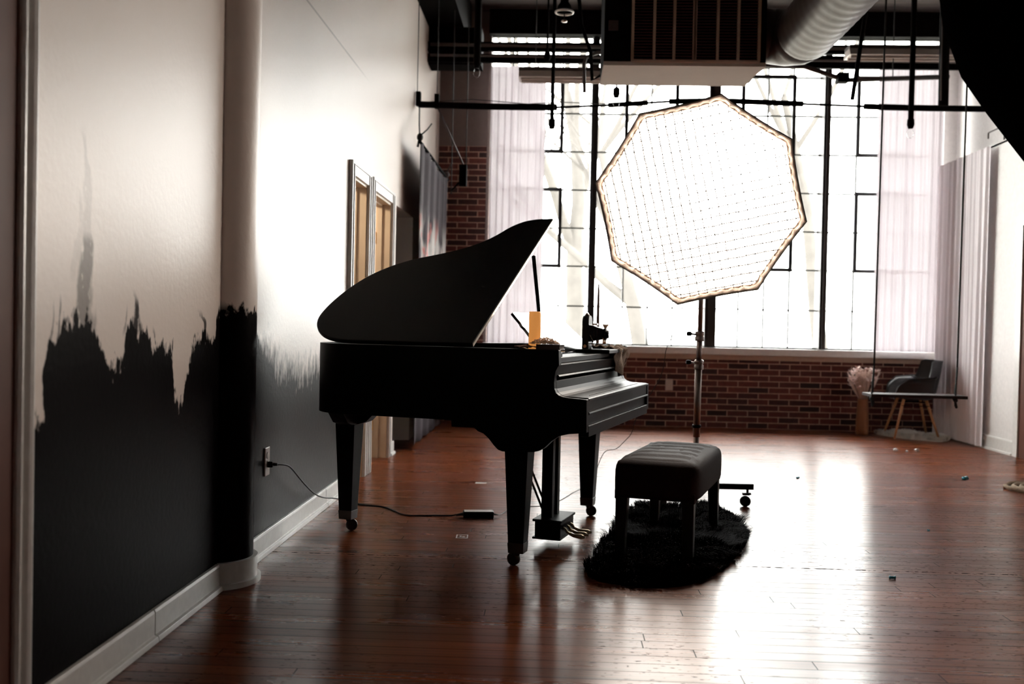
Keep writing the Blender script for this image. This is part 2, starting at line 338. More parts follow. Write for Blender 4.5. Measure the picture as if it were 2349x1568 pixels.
# ------------------------------------------------------------------ mesh builder
class MB:
    def __init__(s): s.v = []; s.f = []; s.sm = []
    def add(s, vs, fs, smooth=False, mt=None):
        o = len(s.v)
        for p in vs:
            p = Vector(p)
            s.v.append(tuple(mt @ p) if mt else tuple(p))
        for f in fs: s.f.append(tuple(i + o for i in f)); s.sm.append(smooth)
        return s
    def box(s, a, b, mt=None):
        x0, y0, z0 = a; x1, y1, z1 = b
        vs = [(x0,y0,z0),(x1,y0,z0),(x1,y1,z0),(x0,y1,z0),(x0,y0,z1),(x1,y0,z1),(x1,y1,z1),(x0,y1,z1)]
        return s.add(vs, [(0,3,2,1),(4,5,6,7),(0,1,5,4),(1,2,6,5),(2,3,7,6),(3,0,4,7)], False, mt)
    def frustum(s, c0, w0, c1, w1):
        vs = []
        for c, w in ((c0, w0), (c1, w1)):
            for sx, sy in ((-1,-1),(1,-1),(1,1),(-1,1)):
                vs.append((c[0] + sx * w[0] / 2, c[1] + sy * w[1] / 2, c[2]))
        return s.add(vs, [(0,3,2,1),(4,5,6,7),(0,1,5,4),(1,2,6,5),(2,3,7,6),(3,0,4,7)])
    def tube(s, pts, r, n=10, caps=True, closed=False):
        pts = [Vector(p) for p in pts]; k = len(pts)
        rs = r if isinstance(r, (list, tuple)) else [r] * k
        up = None; rings = []
        for i, p in enumerate(pts):
            if closed: t = pts[(i + 1) % k] - pts[i - 1]
            else: t = (pts[min(i + 1, k - 1)] - pts[max(i - 1, 0)])
            if t.length < 1e-9: t = Vector((0, 0, 1))
            t.normalize()
            if up is None:
                up = Vector((0, 0, 1)) if abs(t.z) < .9 else Vector((1, 0, 0))
            a = up - t * up.dot(t)
            if a.length < 1e-6: a = Vector((1, 0, 0)) - t * t.x
            a.normalize(); b = t.cross(a); up = a
            rings.append([p + (a * cos(2*pi*j/n) + b * sin(2*pi*j/n)) * rs[i] for j in range(n)])
        vs = [q for R in rings for q in R]; fs = []
        for i in range(k if closed else k - 1):
            i2 = (i + 1) % k
            for j in range(n):
                j2 = (j + 1) % n
                fs.append((i*n+j, i*n+j2, i2*n+j2, i2*n+j))
        s.add(vs, fs, True)
        if caps and not closed:
            s.add(rings[0], [tuple(range(n))[::-1]]); s.add(rings[-1], [tuple(range(n))])
        return s
    def lathe(s, prof, c, axis='Z', n=20, mt=None):
        vs = []; fs = []
        for r, h in prof:
            for j in range(n):
                a = 2*pi*j/n
                if axis == 'Z': p = (c[0] + r*cos(a), c[1] + r*sin(a), c[2] + h)
                elif axis == 'X': p = (c[0] + h, c[1] + r*cos(a), c[2] + r*sin(a))
                else: p = (c[0] + r*cos(a), c[1] + h, c[2] + r*sin(a))
                vs.append(p)
        for i in range(len(prof) - 1):
            for j in range(n):
                j2 = (j + 1) % n
                fs.append((i*n+j, i*n+j2, (i+1)*n+j2, (i+1)*n+j))
        s.add(vs, fs, True, mt)
        s.add(vs[:n], [tuple(range(n))[::-1]], False, mt); s.add(vs[-n:], [tuple(range(n))], False, mt)
        return s
    def prism(s, poly, d0, d1, fn):
        """poly: 2D points; fn(a, b, d) -> 3D"""
        n = len(poly)
        vs = [fn(a, b, d0) for a, b in poly] + [fn(a, b, d1) for a, b in poly]
        fs = [tuple(range(n))[::-1], tuple(range(n, 2*n))] + [(i, (i+1) % n, n + (i+1) % n, n + i) for i in range(n)]
        return s.add(vs, fs)
    def grid(s, nu, nv, fn, smooth=True, thick=0):
        vs = [fn(i / nu, j / nv) for i in range(nu + 1) for j in range(nv + 1)]
        fs = [(i*(nv+1)+j, (i+1)*(nv+1)+j, (i+1)*(nv+1)+j+1, i*(nv+1)+j+1) for i in range(nu) for j in range(nv)]
        return s.add(vs, fs, smooth)
    def sphere(s, c, r, n=10, m=6, sc=(1, 1, 1)):
        vs = []; fs = []
        for i in range(m + 1):
            t = pi * i / m
            for j in range(n):
                a = 2*pi*j/n
                vs.append((c[0] + r*sc[0]*sin(t)*cos(a), c[1] + r*sc[1]*sin(t)*sin(a), c[2] + r*sc[2]*cos(t)))
        for i in range(m):
            for j in range(n):
                j2 = (j+1) % n
                fs.append((i*n+j, (i+1)*n+j, (i+1)*n+j2, i*n+j2))
        return s.add(vs, fs, True)
    def build(s, name, m, parent=None, bevel=0, solid=0, sub=0, wn=False):
        me = bpy.data.meshes.new(name)
        me.from_pydata(s.v, [], s.f)
        me.polygons.foreach_set('use_smooth', s.sm)
        bm = bmesh.new(); bm.from_mesh(me)
        bmesh.ops.remove_doubles(bm, verts=bm.verts, dist=1e-6)
        bmesh.ops.recalc_face_normals(bm, faces=bm.faces)
        bm.to_mesh(me); bm.free()
        me.materials.append(M[m] if isinstance(m, str) else m)
        o = bpy.data.objects.new(name, me); COL.objects.link(o)
        if parent: o.parent = parent
        if solid:
            md = o.modifiers.new('solid', 'SOLIDIFY'); md.thickness = solid; md.offset = 0
        if bevel:
            md = o.modifiers.new('bevel', 'BEVEL'); md.width = bevel; md.segments = 2; md.limit_method = 'ANGLE'; md.angle_limit = radians(40)
        if sub:
            md = o.modifiers.new('sub', 'SUBSURF'); md.levels = sub; md.render_levels = sub
        return o

def tag(o, label, cat, group=None, kind=None):
    if label: o['label'] = label
    if cat: o['category'] = cat
    if group: o['group'] = group
    if kind: o['kind'] = kind
    return o

def thing(name, label, cat, loc=(0, 0, 0), rz=0, group=None):
    o = bpy.data.objects.new(name, None); COL.objects.link(o)
    o.empty_display_size = .1
    o.location = loc; o.rotation_euler = (0, 0, rz)
    return tag(o, label, cat, group)

def copy_tree(o, parent=None):
    c = o.copy(); COL.objects.link(c)
    if parent: c.parent = parent
    for ch in o.children: copy_tree(ch, c)
    return c

def struct(name, mb, m, label, cat, **kw):
    o = mb.build(name, m, **kw)
    return tag(o, label, cat, kind='structure')

XZ = lambda a, b, d: (a, d, b)      # profile in x-z, extruded along y
YZ = lambda a, b, d: (d, a, b)      # profile in y-z, extruded along x
XY = lambda a, b, d: (a, b, d)

XL, YF, XR, ZC = -1.33, 10.95, 4.12, 4.5

# ================================================================== SETTING
struct('floor', MB().box((-3.2, -3.5, -.2), (6.5, YF + .02, 0)), 'floor', 'worn glossy red-brown strip wood floor', 'floor')
struct('ceiling', MB().box((-1.6, -3.5, ZC), (6.5, YF + .3, ZC + .15)), 'ceiling', 'dark brown plank ceiling high overhead', 'ceiling')
# left wall with three openings
D1, D2, HL = (6.36, 6.86), (7.09, 7.86), (8.15, 9.10)
w = MB(); T = -1.49
w.box((T, -3.5, 0), (XL, D1[0], ZC)); w.box((T, D1[1], 0), (XL, D2[0], ZC)); w.box((T, D2[1], 0), (XL, HL[0], ZC)); w.box((T, HL[1], 0), (XL, YF, ZC))
w.box((T, D1[0], 2.02), (XL, D1[1], ZC)); w.box((T, D2[0], 2.02), (XL, D2[1], ZC)); w.box((T, HL[0], 2.04), (XL, HL[1], ZC))
struct('wall_left', w, 'wall', 'cream wall with black smoke-like paint rising from its lower half', 'wall')
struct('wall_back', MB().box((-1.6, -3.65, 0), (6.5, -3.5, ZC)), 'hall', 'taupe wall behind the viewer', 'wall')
# rooms behind the openings
r = MB()
r.box((-3.1, 9.10, 0), (T, 9.2, 2.04)); r.box((-3.1, 8.05, 0), (T, 8.15, 2.04)); r.box((-3.2, 8.05, 0), (-3.1, 9.2, 2.04)); r.box((-3.1, 8.15, 2.04), (T, 9.1, 2.1))
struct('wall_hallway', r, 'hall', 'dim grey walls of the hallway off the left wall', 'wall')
r = MB(); r.box((-2.9, 5.9, 0), (-2.8, 8.0, 2.6)); r.box((-2.8, 5.9, 0), (T, 6.0, 2.6)); r.box((-2.8, 7.93, 0), (T, 8.03, 2.6)); r.box((-2.9, 5.9, 2.6), (T, 8.03, 2.7))
r.box((-2.8, 6.93, 0), (T, 7.02, 2.6))
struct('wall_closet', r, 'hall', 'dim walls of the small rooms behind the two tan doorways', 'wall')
struct('baseboard_hallway', MB().box((-3.1, 9.085, 0), (T, 9.10, .10)), 'hall', 'grey baseboard along the hallway wall', 'baseboard')
# engaged rounded column
prof = [(XL, 3.90), (-1.30, 3.905), (-1.27, 3.93)]
CX, CY, CR = -1.391, 4.044, .157
prof = [(XL - .02, 3.90)] + [(CX + CR * cos(radians(-67 + 134 * i / 28)), CY + CR * sin(radians(-67 + 134 * i / 28))) for i in range(29)] + [(XL - .02, 4.188)]
col = MB(); col.prism(prof, 0, ZC, XY)
co = struct('trim_1', col, 'wall', 'rounded column standing out from the left wall, black paint at its foot', 'column')
for p in co.data.polygons: p.use_smooth = abs(p.normal.z) < .5
md = co.modifiers.new('e', 'EDGE_SPLIT'); md.split_angle = radians(35)

def base_run(name, y0, y1, label):
    b = MB()
    b.prism([(XL, 0), (XL, .105), (XL + .014, .105), (XL + .018, .095), (XL + .018, .022), (XL + .030, .018), (XL + .034, 0)], y0, y1, XZ)
    struct(name, b, 'white', label, 'baseboard', bevel=.002)
base_run('baseboard_left', 2.47, 3.245, 'white baseboard along the left wall nearest the viewer')
base_run('baseboard_left.001', 3.249, 3.885, 'white baseboard piece ending at the rounded column')
base_run('baseboard_left.002', 4.205, 5.72, 'white baseboard between the column and its joint near the piano leg')
base_run('baseboard_left.003', 5.724, 6.26, 'white baseboard running behind the piano leg to the first doorway')
base_run('baseboard_left.004', 7.97, 8.15, 'short white baseboard between second doorway and hallway')
bc = MB()
def off(ps, d):
    out = []
    for i, p in enumerate(ps):
        a = Vector(ps[max(0, i-1)]); b = Vector(ps[min(len(ps)-1, i+1)]); t = (b - a).normalized(); out.append((p[0] + t.y * d, p[1] - t.x * d))
    return out
inner = prof[1:-1]
for (d, z0, z1) in ((.018, .02, .105), (.032, 0, .022)):
    o1 = off(inner, d)
    bc.prism(inner + o1[::-1], z0, z1, XY)
cb = struct('baseboard_column', bc, 'white', 'white baseboard bending around the foot of the rounded column', 'baseboard')

# door casings: profiled boards, each doorway one structure with jamb children
def casing(name, y0, y1, ztop, wd, label, jamb=True):
    c = MB()
    for (a, b) in ((y0 - wd, y0), (y1, y1 + wd)):
        c.box((XL, a, 0), (XL + .020, b, ztop + wd)); 
        c.box((XL + .020, a, 0), (XL + .026, a + .02, ztop + wd)); c.box((XL + .020, b - .02, 0), (XL + .026, b, ztop + wd))
    c.box((XL, y0, ztop), (XL + .020, y1, ztop + wd)); c.box((XL + .02, y0 - wd, ztop + wd - .02), (XL + .026, y1 + wd, ztop + wd))
    o = struct(name, c, 'white', label, 'doorway', bevel=.002)
    j = MB()
    j.box((T, y0, 0), (XL + .004, y0 + .018, ztop)); j.box((T, y1 - .018, 0), (XL + .004, y1, ztop)); j.box((T, y0 + .018, ztop - .018), (XL + .004, y1 - .018, ztop))
    j.box((-1.43, y1 - .030, 0), (-1.39, y1 - .018, ztop - .018)); j.box((-1.43, y0 + .018, 0), (-1.39, y0 + .030, ztop - .018)); j.box((-1.43, y0 + .03, ztop - .03), (-1.39, y1 - .03, ztop - .018))
    jo = j.build('door_jamb', 'tan', o, bevel=.002); jo['label'] = 'tan painted jamb'
    return o
casing('door_1', *D1, 2.02, .085, 'narrow doorway with white casing, the first along the left wall')
d2 = casing('door_2', *D2, 2.02, .085, 'second doorway with tan jamb and brass hinge')
h = MB(); h.box((-1.475, 7.834, 1.70), (-1.435, 7.842, 1.79)); h.tube([(-1.478, 7.832, 1.695), (-1.478, 7.832, 1.795)], .006, 8)
h.build('hinge', 'brass', d2)['label'] = 'brass hinge on jamb'
h2 = MB(); h2.box((-1.475, 7.834, .22), (-1.435, 7.842, .31)); h2.build('hinge', 'brass', d2)
# unseen warm lamps added in the two small rooms to light the jambs
for i, (x, y) in enumerate(((-2.15, 6.35), (-2.15, 7.40))):
    ld = bpy.data.lights.new('added_jamb_lamp', 'POINT'); ld.energy = 48; ld.color = (1.0, .84, .64); ld.shadow_soft_size = .06
    lo_ = bpy.data.objects.new('added_jamb_lamp', ld); COL.objects.link(lo_); lo_.location = (x, y, 2.2)
# nearest casing at the left frame edge, with a brown door recessed behind it
c = MB()
py0 = 2.375
steps = [(0, 0), (0, .020), (.010, .026), (.018, .026), (.022, .019), (.034, .019), (.038, .030), (.052, .034), (.060, .030), (.066, .022), (.078, .022), (.082, .016), (.092, .014), (.092, 0)]
c.prism([(XL + d, py0 + a) for a, d in steps], 0, 3.2, XY)
struct('trim_2', c, 'white', 'tall moulded door casing at the left edge of the view', 'casing', bevel=.0015)
struct('door_3', MB().box((XL - .05, 1.3, 0), (XL + .012, 2.375, 3.2)), 'door_dark', 'brown door beside the near casing', 'door')

# far wall
fw = MB()
fw.box((XL - .16, YF, 0), (-.77, YF + .3, 3.03)); fw.box((-.77, YF, 0), (4.3, YF + .3, .745))
struct('wall_far', fw, 'brick', 'red brick wall under the window and up its left pier', 'wall')
fu = MB(); fu.box((XL - .16, YF, 3.03), (-.77, YF + .3, ZC)); fu.box((-.79, YF, 4.44), (4.3, YF + .3, ZC))
fu.box((-.80, YF - .012, 0), (-.765, YF, 4.44))
struct('wall_far_upper', fu, 'grey_plaster', 'taupe plaster above the brick pier and beside the window', 'wall')
struct('wall_far_return', MB().box((4.13, YF, .745), (4.3, YF + .3, 4.44)), 'plaster', 'narrow white wall strip beside the right end of the window', 'wall')
struct('trim_3', MB().box((-.77, YF - .02, .745), (4.12, YF + .28, .80)), 'tan_trim', 'tan board between the bricks and the white sill', 'trim')
struct('trim_4', MB().box((-.80, YF - .07, .80), (4.14, YF + .24, .875)), 'white', 'long white window sill over the low brick wall', 'sill', bevel=.004)
struct('trim_5', MB().box((-.79, YF - .10, 4.235), (4.4, YF - .005, ZC)), 'black_paint', 'black header beam above the factory window', 'beam')

# windows: four bays of steel sash
Z0, ZR = .875, [1.30, 1.74, 2.16, 2.58, 3.00, 3.42, 3.84, 4.26, 4.44]
YW = YF + .12
bx = [-.88, .379, 1.647, 2.890, 4.15]
wname = ['leftmost bay of the steel factory window, half behind a sheer', 'second bay of the steel factory window, left of the softbox', 'third bay of the steel factory window, right of the softbox', 'rightmost bay of the steel factory window beside the wall sheers']
for i in range(4):
    x0, x1 = max(bx[i], -.78), min(bx[i+1], 4.13)
    f = MB(); s = .008
    for off_ in (.350, .625, .900):
        xx = bx[i] + off_
        if xx > x0: f.box((xx - s, YW - .02, Z0), (xx + s, YW + .015, 4.44))
    for z in ZR[:-1]: f.box((x0, YW - .02, z - s), (x1, YW + .015, z + s))
    f.box((x0, YW - .03, Z0), (x1, YW + .02, Z0 + .02))
    wo = struct('window_%d' % (i + 1), f, 'frame', wname[i], 'window')
    for (za, zb) in ((1.74, 2.58), (3.00, 3.84)):
        g = MB(); a, b_ = max(bx[i] + .350, x0), bx[i] + .900; t = .02
        g.box((a - t, YW - .055, za - t), (a + t, YW - .02, zb + t)); g.box((b_ - t, YW - .055, za - t), (b_ + t, YW - .02, zb + t))
        g.box((a + t, YW - .055, za - t), (b_ - t, YW - .02, za + t)); g.box((a + t, YW - .055, zb - t), (b_ - t, YW - .02, zb + t))
        g.build('sash', 'frame', wo)
    MB().box((x0, YW + .002, Z0 + .02), (x1, YW + .006, 4.44)).build('pane', 'glass', wo)
for i, (x, wd, m) in enumerate(((.379, .038, 'frame'), (1.68, .062, 'mullion'), (2.89, .036, 'mullion'))):
    b = MB(); b.box((x - wd, YF - .005, Z0), (x + wd, YF + .22, 4.44)); b.box((x - wd * .35, YF - .03, Z0), (x + wd * .35, YF - .005, 4.44))
    struct('trim_%d' % (6 + i), b, m, ['black mullion left of the softbox', 'broad dark mullion behind the softbox stand', 'dark mullion right of the softbox'][i], 'mullion')

# right wall
rw = MB(); rw.box((XR, 6.0, 0), (XR + .2, YF, 2.88)); rw.box((XR + .15, -3.5, 2.88), (XR + .35, YF, ZC)); rw.box((XR, 6.0, 2.86), (XR + .22, YF, 2.89))
rw.box((XR, -3.5, 0), (XR + .2, 6.0, 2.88))
struct('wall_right', rw, 'plaster', 'white wall at the right with a ledge at door-head height', 'wall')
b = MB(); b.prism([(XR, 0), (XR, .13), (XR - .014, .13), (XR - .018, .12), (XR - .018, .02), (XR - .03, .016), (XR - .032, 0)], 9.09, 10.9, XZ)
struct('baseboard_right', b, 'white', 'white baseboard on the right wall past the wall sheers', 'baseboard')
b = MB(); b.box((XR - .025, 8.98, 0), (XR, 9.07, 2.13)); b.box((XR - .025, 8.2, 2.05), (XR, 8.98, 2.13))
dr = struct('door_4', b, 'white', 'white door casing at the right edge of the view', 'doorway')
MB().box((XR - .012, 8.2, 0), (XR - .002, 8.98, 2.05)).build('door_leaf', 'door_dark', dr)

# ================================================================== OUTSIDE
g = MB().box((-30, 12, -1.6), (40, 60, -1.5))
tag(g.build('lawn', 'grass'), 'pale winter ground outside the window', 'ground', kind='structure')
def tree(x, y, h, r, lean, seed, label):
    R = random.Random(seed); m = MB()
    def branch(p, d, L, r, lv):
        pts = [p]; rs = [r]; q = Vector(p); dd = Vector(d).normalized(); n = 6
        for i in range(n):
            dd = (dd + Vector((R.uniform(-.16, .16), R.uniform(-.1, .1), R.uniform(-.05, .12)))).normalized()
            q = q + dd * L / n; pts.append(q.copy()); rs.append(r * (1 - .6 * (i + 1) / n))
        m.tube(pts, rs, 7 if lv < 2 else 5, caps=False)
        if lv >= 4: return
        for k in range(3 if lv else 4):
            i = R.randint(3, n); a = R.uniform(-1, 1)
            nd = (dd * .55 + Vector((a * 1.1, R.uniform(-.35, .35), R.uniform(.05, .75)))).normalized()
            branch(pts[i], nd, L * R.uniform(.5, .72), rs[i] * .68, lv + 1)
    branch((x, y, -1.55), (lean, 0, 1), h, r, 0)
    tag(m.build('bare_tree', 'bark'), label, 'tree', 'bare trees outside the window')
tree(1.75, 19, 6.2, .22, .02, 3, 'bare pale tree outside, trunk seen low between the piano camera and softbox stand')
tree(.30, 27, 9.0, .34, .10, 11, 'bare tree outside showing through the panes above the piano candle')
tree(7.7, 29, 9.5, .28, -.12, 23, 'bare tree outside with limbs leaning across the panes right of the softbox')
tree(-6.5, 33, 6.5, .25, .30, 31, 'bare tree outside beyond the leftmost window bay')

# ================================================================== CURTAINS
def curtain(name, p0, p1, zt, zb, folds, amp, m, label, seed, gather=0.0):
    R = random.Random(seed); ph = [R.uniform(0, 6.28) for _ in range(4)]
    a = Vector(p0); b = Vector(p1); d = (b - a); n = Vector((-d.y, d.x)).normalized()
    def fn(u, v):
        z = zt + (zb - zt) * v
        s = sin(2*pi*folds*u + ph[0] + .6*sin(5*u + ph[1])) + .45*sin(2*pi*folds*2.3*u + ph[2] + v*.8)
        k = amp * (.55 + .45 * v)
        q = a + d * (u + .012*sin(9*u + 2*v)) + n * (s * k)
        return (q.x, q.y, z)
    return tag(MB().grid(180, 24, fn).build(name, m, solid=0), label, 'curtain', 'white sheer curtains')
curtain('sheer_curtain', (-.76, 10.84), (-.16, 10.84), 3.88, .8765, 7, .012, 'sheer', 'white sheer curtain hanging at the left end of the window', 1)
curtain('sheer_curtain.001', (3.39, 10.84), (4.08, 10.84), 3.90, .8765, 8, .012, 'sheer', 'white sheer curtain hanging over the right end of the window', 2)
curtain('sheer_curtain.002', (4.045, 10.86), (4.06, 9.62), 2.86, .015, 8, .014, 'sheer_wall', 'long white sheer covering the right wall down to the floor', 3)

# ================================================================== OVERHEAD
def beam(name, a, b, m, label, cat='beam'):
    return tag(MB().box(a, b).build(name, m, bevel=.004), label, cat)
struct('trim_9', MB().box((XL, -3.5, 4.03), (-.98, YF - .15, ZC)), 'black_paint', 'black beam along the top of the left wall', 'beam')
b = MB(); b.box((XL, 9.88, 3.855), (4.1, 9.93, 3.87)); b.box((XL, 9.90, 3.80), (4.1, 9.91, 3.855)); b.box((XL, 9.88, 3.785), (4.1, 9.93, 3.80))
struct('trim_10', b, 'black_paint', 'upper black cross beam before the window', 'beam')
def pipe(name, pts, r, m, label, cat='pipe', n=10, group=None):
    return tag(MB().tube(pts, r, n).build(name, m), label, cat, group)
b = MB(); b.box((XL, 9.88, 3.672), (1.0, 9.93, 3.752)); b.box((1.0, 9.88, 3.645), (4.1, 9.93, 3.765))
struct('trim_13', MB().box((XL, 9.94, 3.66), (-.80, 10.2, 4.03)), 'black_paint', 'black boxed end of the cross beams by the brick pier', 'beam')
struct('trim_11', b, 'black_paint', 'lower black cross beam running just under the other', 'beam')
pipe('conduit', [(-1.3, 9.84, 3.83), (1.2, 9.84, 3.815), (4.0, 9.84, 3.83)], .018, 'brown_metal', 'thin brown conduit crossing in front of the black beams')
pipe('conduit.001', [(-1.3, 9.84, 3.725), (4.0, 9.84, 3.70)], .013, 'brown_metal', 'thinner conduit just below the brown one')

# lighting batten with sleeves and wires
bt = thing('lighting_batten', 'black pipe batten slung across the room before the window', 'pipe', (0, 0, 0))
bp = [(-1.30, 9.1, 3.075), (-.6, 9.1, 3.062), (-.05, 9.1, 3.062), (.4, 9.1, 3.085), (1.0, 9.1, 3.128), (1.45, 9.1, 3.14), (2.2, 9.1, 3.118), (3.0, 9.1, 3.095), (4.1, 9.1, 3.09)]
MB().tube(bp, .011, 8).build('rod', 'black_paint', bt)
def interp(x):
    for i in range(len(bp) - 1):
        if bp[i][0] <= x <= bp[i+1][0]:
            t = (x - bp[i][0]) / (bp[i+1][0] - bp[i][0]); return bp[i][2] + (bp[i+1][2] - bp[i][2]) * t
    return bp[-1][2]
for x0, x1, rr in ((-1.30, -.03, .030), (.43, .79, .024), (.98, 2.18, .026), (2.72, 3.95, .028)):
    n = 6; MB().tube([(x0 + (x1-x0)*k/n, 9.1, interp(x0 + (x1-x0)*k/n)) for k in range(n+1)], rr, 12).build('sleeve', 'black_paint', bt)
MB().tube([(-1.2, 9.1, 3.10), (-.8, 9.09, 3.125), (-.3, 9.1, 3.09), (.0, 9.1, 3.11), (.4, 9.1, 3.10)], .004, 6).build('cable', 'rubber', bt)
for (x, z) in ((-1.30, 3.13), (-1.13, 3.11)):
    cl = MB(); cl.box((x - .022, 9.07, z - .07), (x + .022, 9.13, z + .06)); cl.build('clamp', 'black_paint', bt, bevel=.006)
wires = [(-1.312, 9.1, 3.19, ZC, .004, 'leftmost thin wire holding the batten end by the left wall'), (-1.13, 9.1, 3.17, ZC, .004, 'thin wire holding the batten beside its end clamp'),
         (-1.015, 9.4, 2.3, ZC, .005, 'thin wire hanging before the taupe pier, left of two'), (-.88, 9.4, 2.5, ZC, .005, 'thin wire hanging before the taupe pier, right of two')]
for x, y, z0, z1, r_, lab in wires:
    pipe('hanging_wire', [(x, y, z0), (x + .002, y, z1)], r_, 'rubber', lab, 'wire', 6, 'wires hanging from the ceiling')
pipe('brace_rod', [(-1.14, 9.1, 3.09), (-.90, 9.3, 2.57)], .008, 'brown_metal', 'slanting brown rod from the batten toward the brick pier', 'rod', 8)
b = MB(); b.box((-.93, 9.26, 2.36), (-.86, 9.33, 2.56)); b.tube([(-.93, 9.3, 2.40), (-1.0, 9.3, 2.32)], .01, 6)
tag(b.build('spot_clamp', 'black_paint', bevel=.008), 'small black clamp hanging in front of the brick pier', 'clamp')
# drop rods with sockets and bulbs
def drop(x, y, z, r_, label, bulb=True, sock='black_paint'):
    t = thing('pendant_socket', label, 'pendant', (x, y, z), 0, 'bare bulb sockets on drop rods')
    MB().tube([(0, 0, .05), (.004, 0, ZC - z)], r_, 8).build('rod', 'black_paint', t)
    MB().lathe([(.010, .09), (.028, .075), (.030, .03), (.020, 0)], (0, 0, 0), n=14).build('socket', sock, t)
    if bulb: MB().lathe([(.012, 0), (.022, -.02), (.030, -.045), (.022, -.070), (.004, -.082)], (0, 0, 0), n=14).build('bulb', 'glass', t)
drop(-.72, 8.5, 3.26, .030, 'thick black drop rod with bulb before the taupe pier')
drop(-.07, 8.5, 2.75, .016, 'long drop rod with bulb in front of the left window bay')
drop(.47, 8.5, 3.02, .008, 'short thin socket rod just above the batten, left of the air unit')
drop(2.93, 8.5, 2.79, .024, 'long thick drop rod with bulb in front of the right sheer')
drop(-.13, 9.0, 3.45, .010, 'short hooked rod ending above the left strip light', False)
t = thing('spot_pendant', 'short black pendant with a clear glass rim near the ceiling', 'pendant', (.0145, 8.2, 3.58))
MB().tube([(0, 0, .10), (0, 0, ZC - 3.58)], .035, 14).build('stem', 'black_paint', t)
MB().lathe([(.036, .14), (.055, .11), (.058, .08)], (0, 0, 0), n=20).build('housing', 'black_paint', t)
MB().tube([(.072*cos(a*pi/12), .072*sin(a*pi/12), .062) for a in range(24)], .009, 8, closed=True).build('glass_rim', 'clear', t)
MB().lathe([(.004, .06), (.006, .0), (.024, -.004), (.024, -.016), (.004, -.02)], (0, 0, 0), n=14).build('finial', 'chrome', t)
# conduit loops left of the air unit
pipe('flex_conduit', [(.12, 8.4, 3.95), (.16, 8.4, 3.6), (.24, 8.4, 3.38), (.26, 8.4, 3.14), (.36, 8.4, 3.2), (.46, 8.2, 3.20), (.56, 7.9, 3.14)], .016, 'black_paint', 'black flexible conduit curling beside the air unit')
pipe('flex_conduit.001', [(.20, 8.5, 3.06), (.19, 8.5, 3.3), (.21, 8.5, 3.36), (.3, 8.4, 3.37), (.5, 8.0, 3.26)], .015, 'brown_metal', 'brown bent conduit dropping to the batten beside the air unit')
# right-hand hangers
for x0, x1, z1, r_, lab in ((2.77, 2.60, 3.15, .020, 'leaning black rod above the batten, right of the spiral duct'), (3.39, 3.40, 3.10, .045, 'thick black post-like hanger above the right sheer')):
    pipe('hanger_rod', [(x0, 9.05, ZC), (x1, 9.05, z1)], r_, 'black_paint', lab, 'rod', 10)
pipe('hanger_rod.002', [(3.30, 8.9, ZC), (3.315, 8.9, 3.7), (3.32, 8.9, 3.12)], .007, 'brown_metal', 'thin brown rod just left of the post-like hanger', 'rod', 8)
pipe('hanger_rod.003', [(3.0, 9.2, 3.40), (3.0, 9.2, ZC)], .005, 'rubber', 'thin wire holding the dipping brown pipe before the right sheer', 'wire', 6)
pipe('cross_pipe', [(1.55, 9.2, 3.50), (2.2, 9.2, 3.48), (2.58, 9.2, 3.36), (3.5, 9.2, 3.40)], .022, 'brown_metal', 'brown pipe with a black box dipping from the spiral duct toward the right')
b = MB(); b.box((2.50, 9.15, 3.335), (2.60, 9.25, 3.42)); b.build('junction_box', 'black_paint', bpy.data.objects['cross_pipe'], bevel=.004)
# strip lights
def strip(x0, x1, y, z, label):
    t = thing('strip_light', label, 'strip light', (x0, y, z), 0, 'fluorescent strip fixtures')
    L_ = x1 - x0
    MB().prism([(-.11, -.035), (.11, -.035), (.075, .03), (-.075, .03)], 0, L_, YZ).build('reflector', 'fixture', t, bevel=.004)
    MB().box((0, -.085, .03), (L_, .085, .06)).build('housing', 'brown_metal', t, bevel=.003)
    for yy in (-.05, .05): MB().tube([(.02, yy, -.045), (L_ - .02, yy, -.045)], .012, 10).build('tube', 'fixture', t)
    for xx in (.15, L_ - .15): MB().tube([(xx, 0, .06), (xx, 0, ZC - z)], .004, 6).build('hanger', 'rubber', t)
strip(2.60, 3.82, 9.25, 3.615, 'cream strip light hanging near the right end of the window')
strip(-.39, .83, 9.25, 3.385, 'strip light hanging across the top of the left window bays')
# air handling unit
t = thing('air_handler', 'brown louvred air unit with pale underside hanging from the ceiling', 'air unit', (.306, 7.3, 2.98))
MB().box((0, 0, .03), (1.17, .62, 1.42)).build('cabinet', 'black_paint', t, bevel=.006)
MB().prism([(0, 0), (1.17, 0), (1.17, .06), (1.14, .30), (1.13, .60), (0, .60)], 0, .03, XY).build('drain_pan', 'grey_metal', t, bevel=.003)
for (a, b_) in ((.215, .645), (.665, 1.11)):
    lf = MB()
    for k in range(62): 
        z = .05 + k * .0213
        lf.add([(a, -.004, z), (b_, -.004, z), (b_, -.022, z - .012), (a, -.022, z - .012), (a, -.002, z + .002), (b_, -.002, z + .002), (b_, -.022, z - .009), (a, -.022, z - .009)], [(0,1,2,3),(4,7,6,5),(0,3,7,4),(1,5,6,2),(3,2,6,7),(0,4,5,1)])
    lf.build('louvre_panel', 'louvre', t)
    fr = MB()
    for xx in (a - .012, a + (b_-a)/3, a + 2*(b_-a)/3, b_): fr.box((xx - .007, -.034, .03), (xx + .012, 0, 1.40))
    fr.box((a - .01, -.034, .022), (b_ + .01, 0, .036)); fr.build('grille_frame', 'tan_trim', t)
for x in (.03, 1.13):
    MB().tube([(x, .1, 1.42), (x, .1, ZC - 2.98)], .008, 6).build('hanger', 'black_paint', t)
MB().box((.03, -.02, .25), (.10, 0, .32)).build('latch', 'brown_metal', t); MB().box((.03, -.02, .75), (.08, 0, .95)).build('latch', 'brown_metal', t)
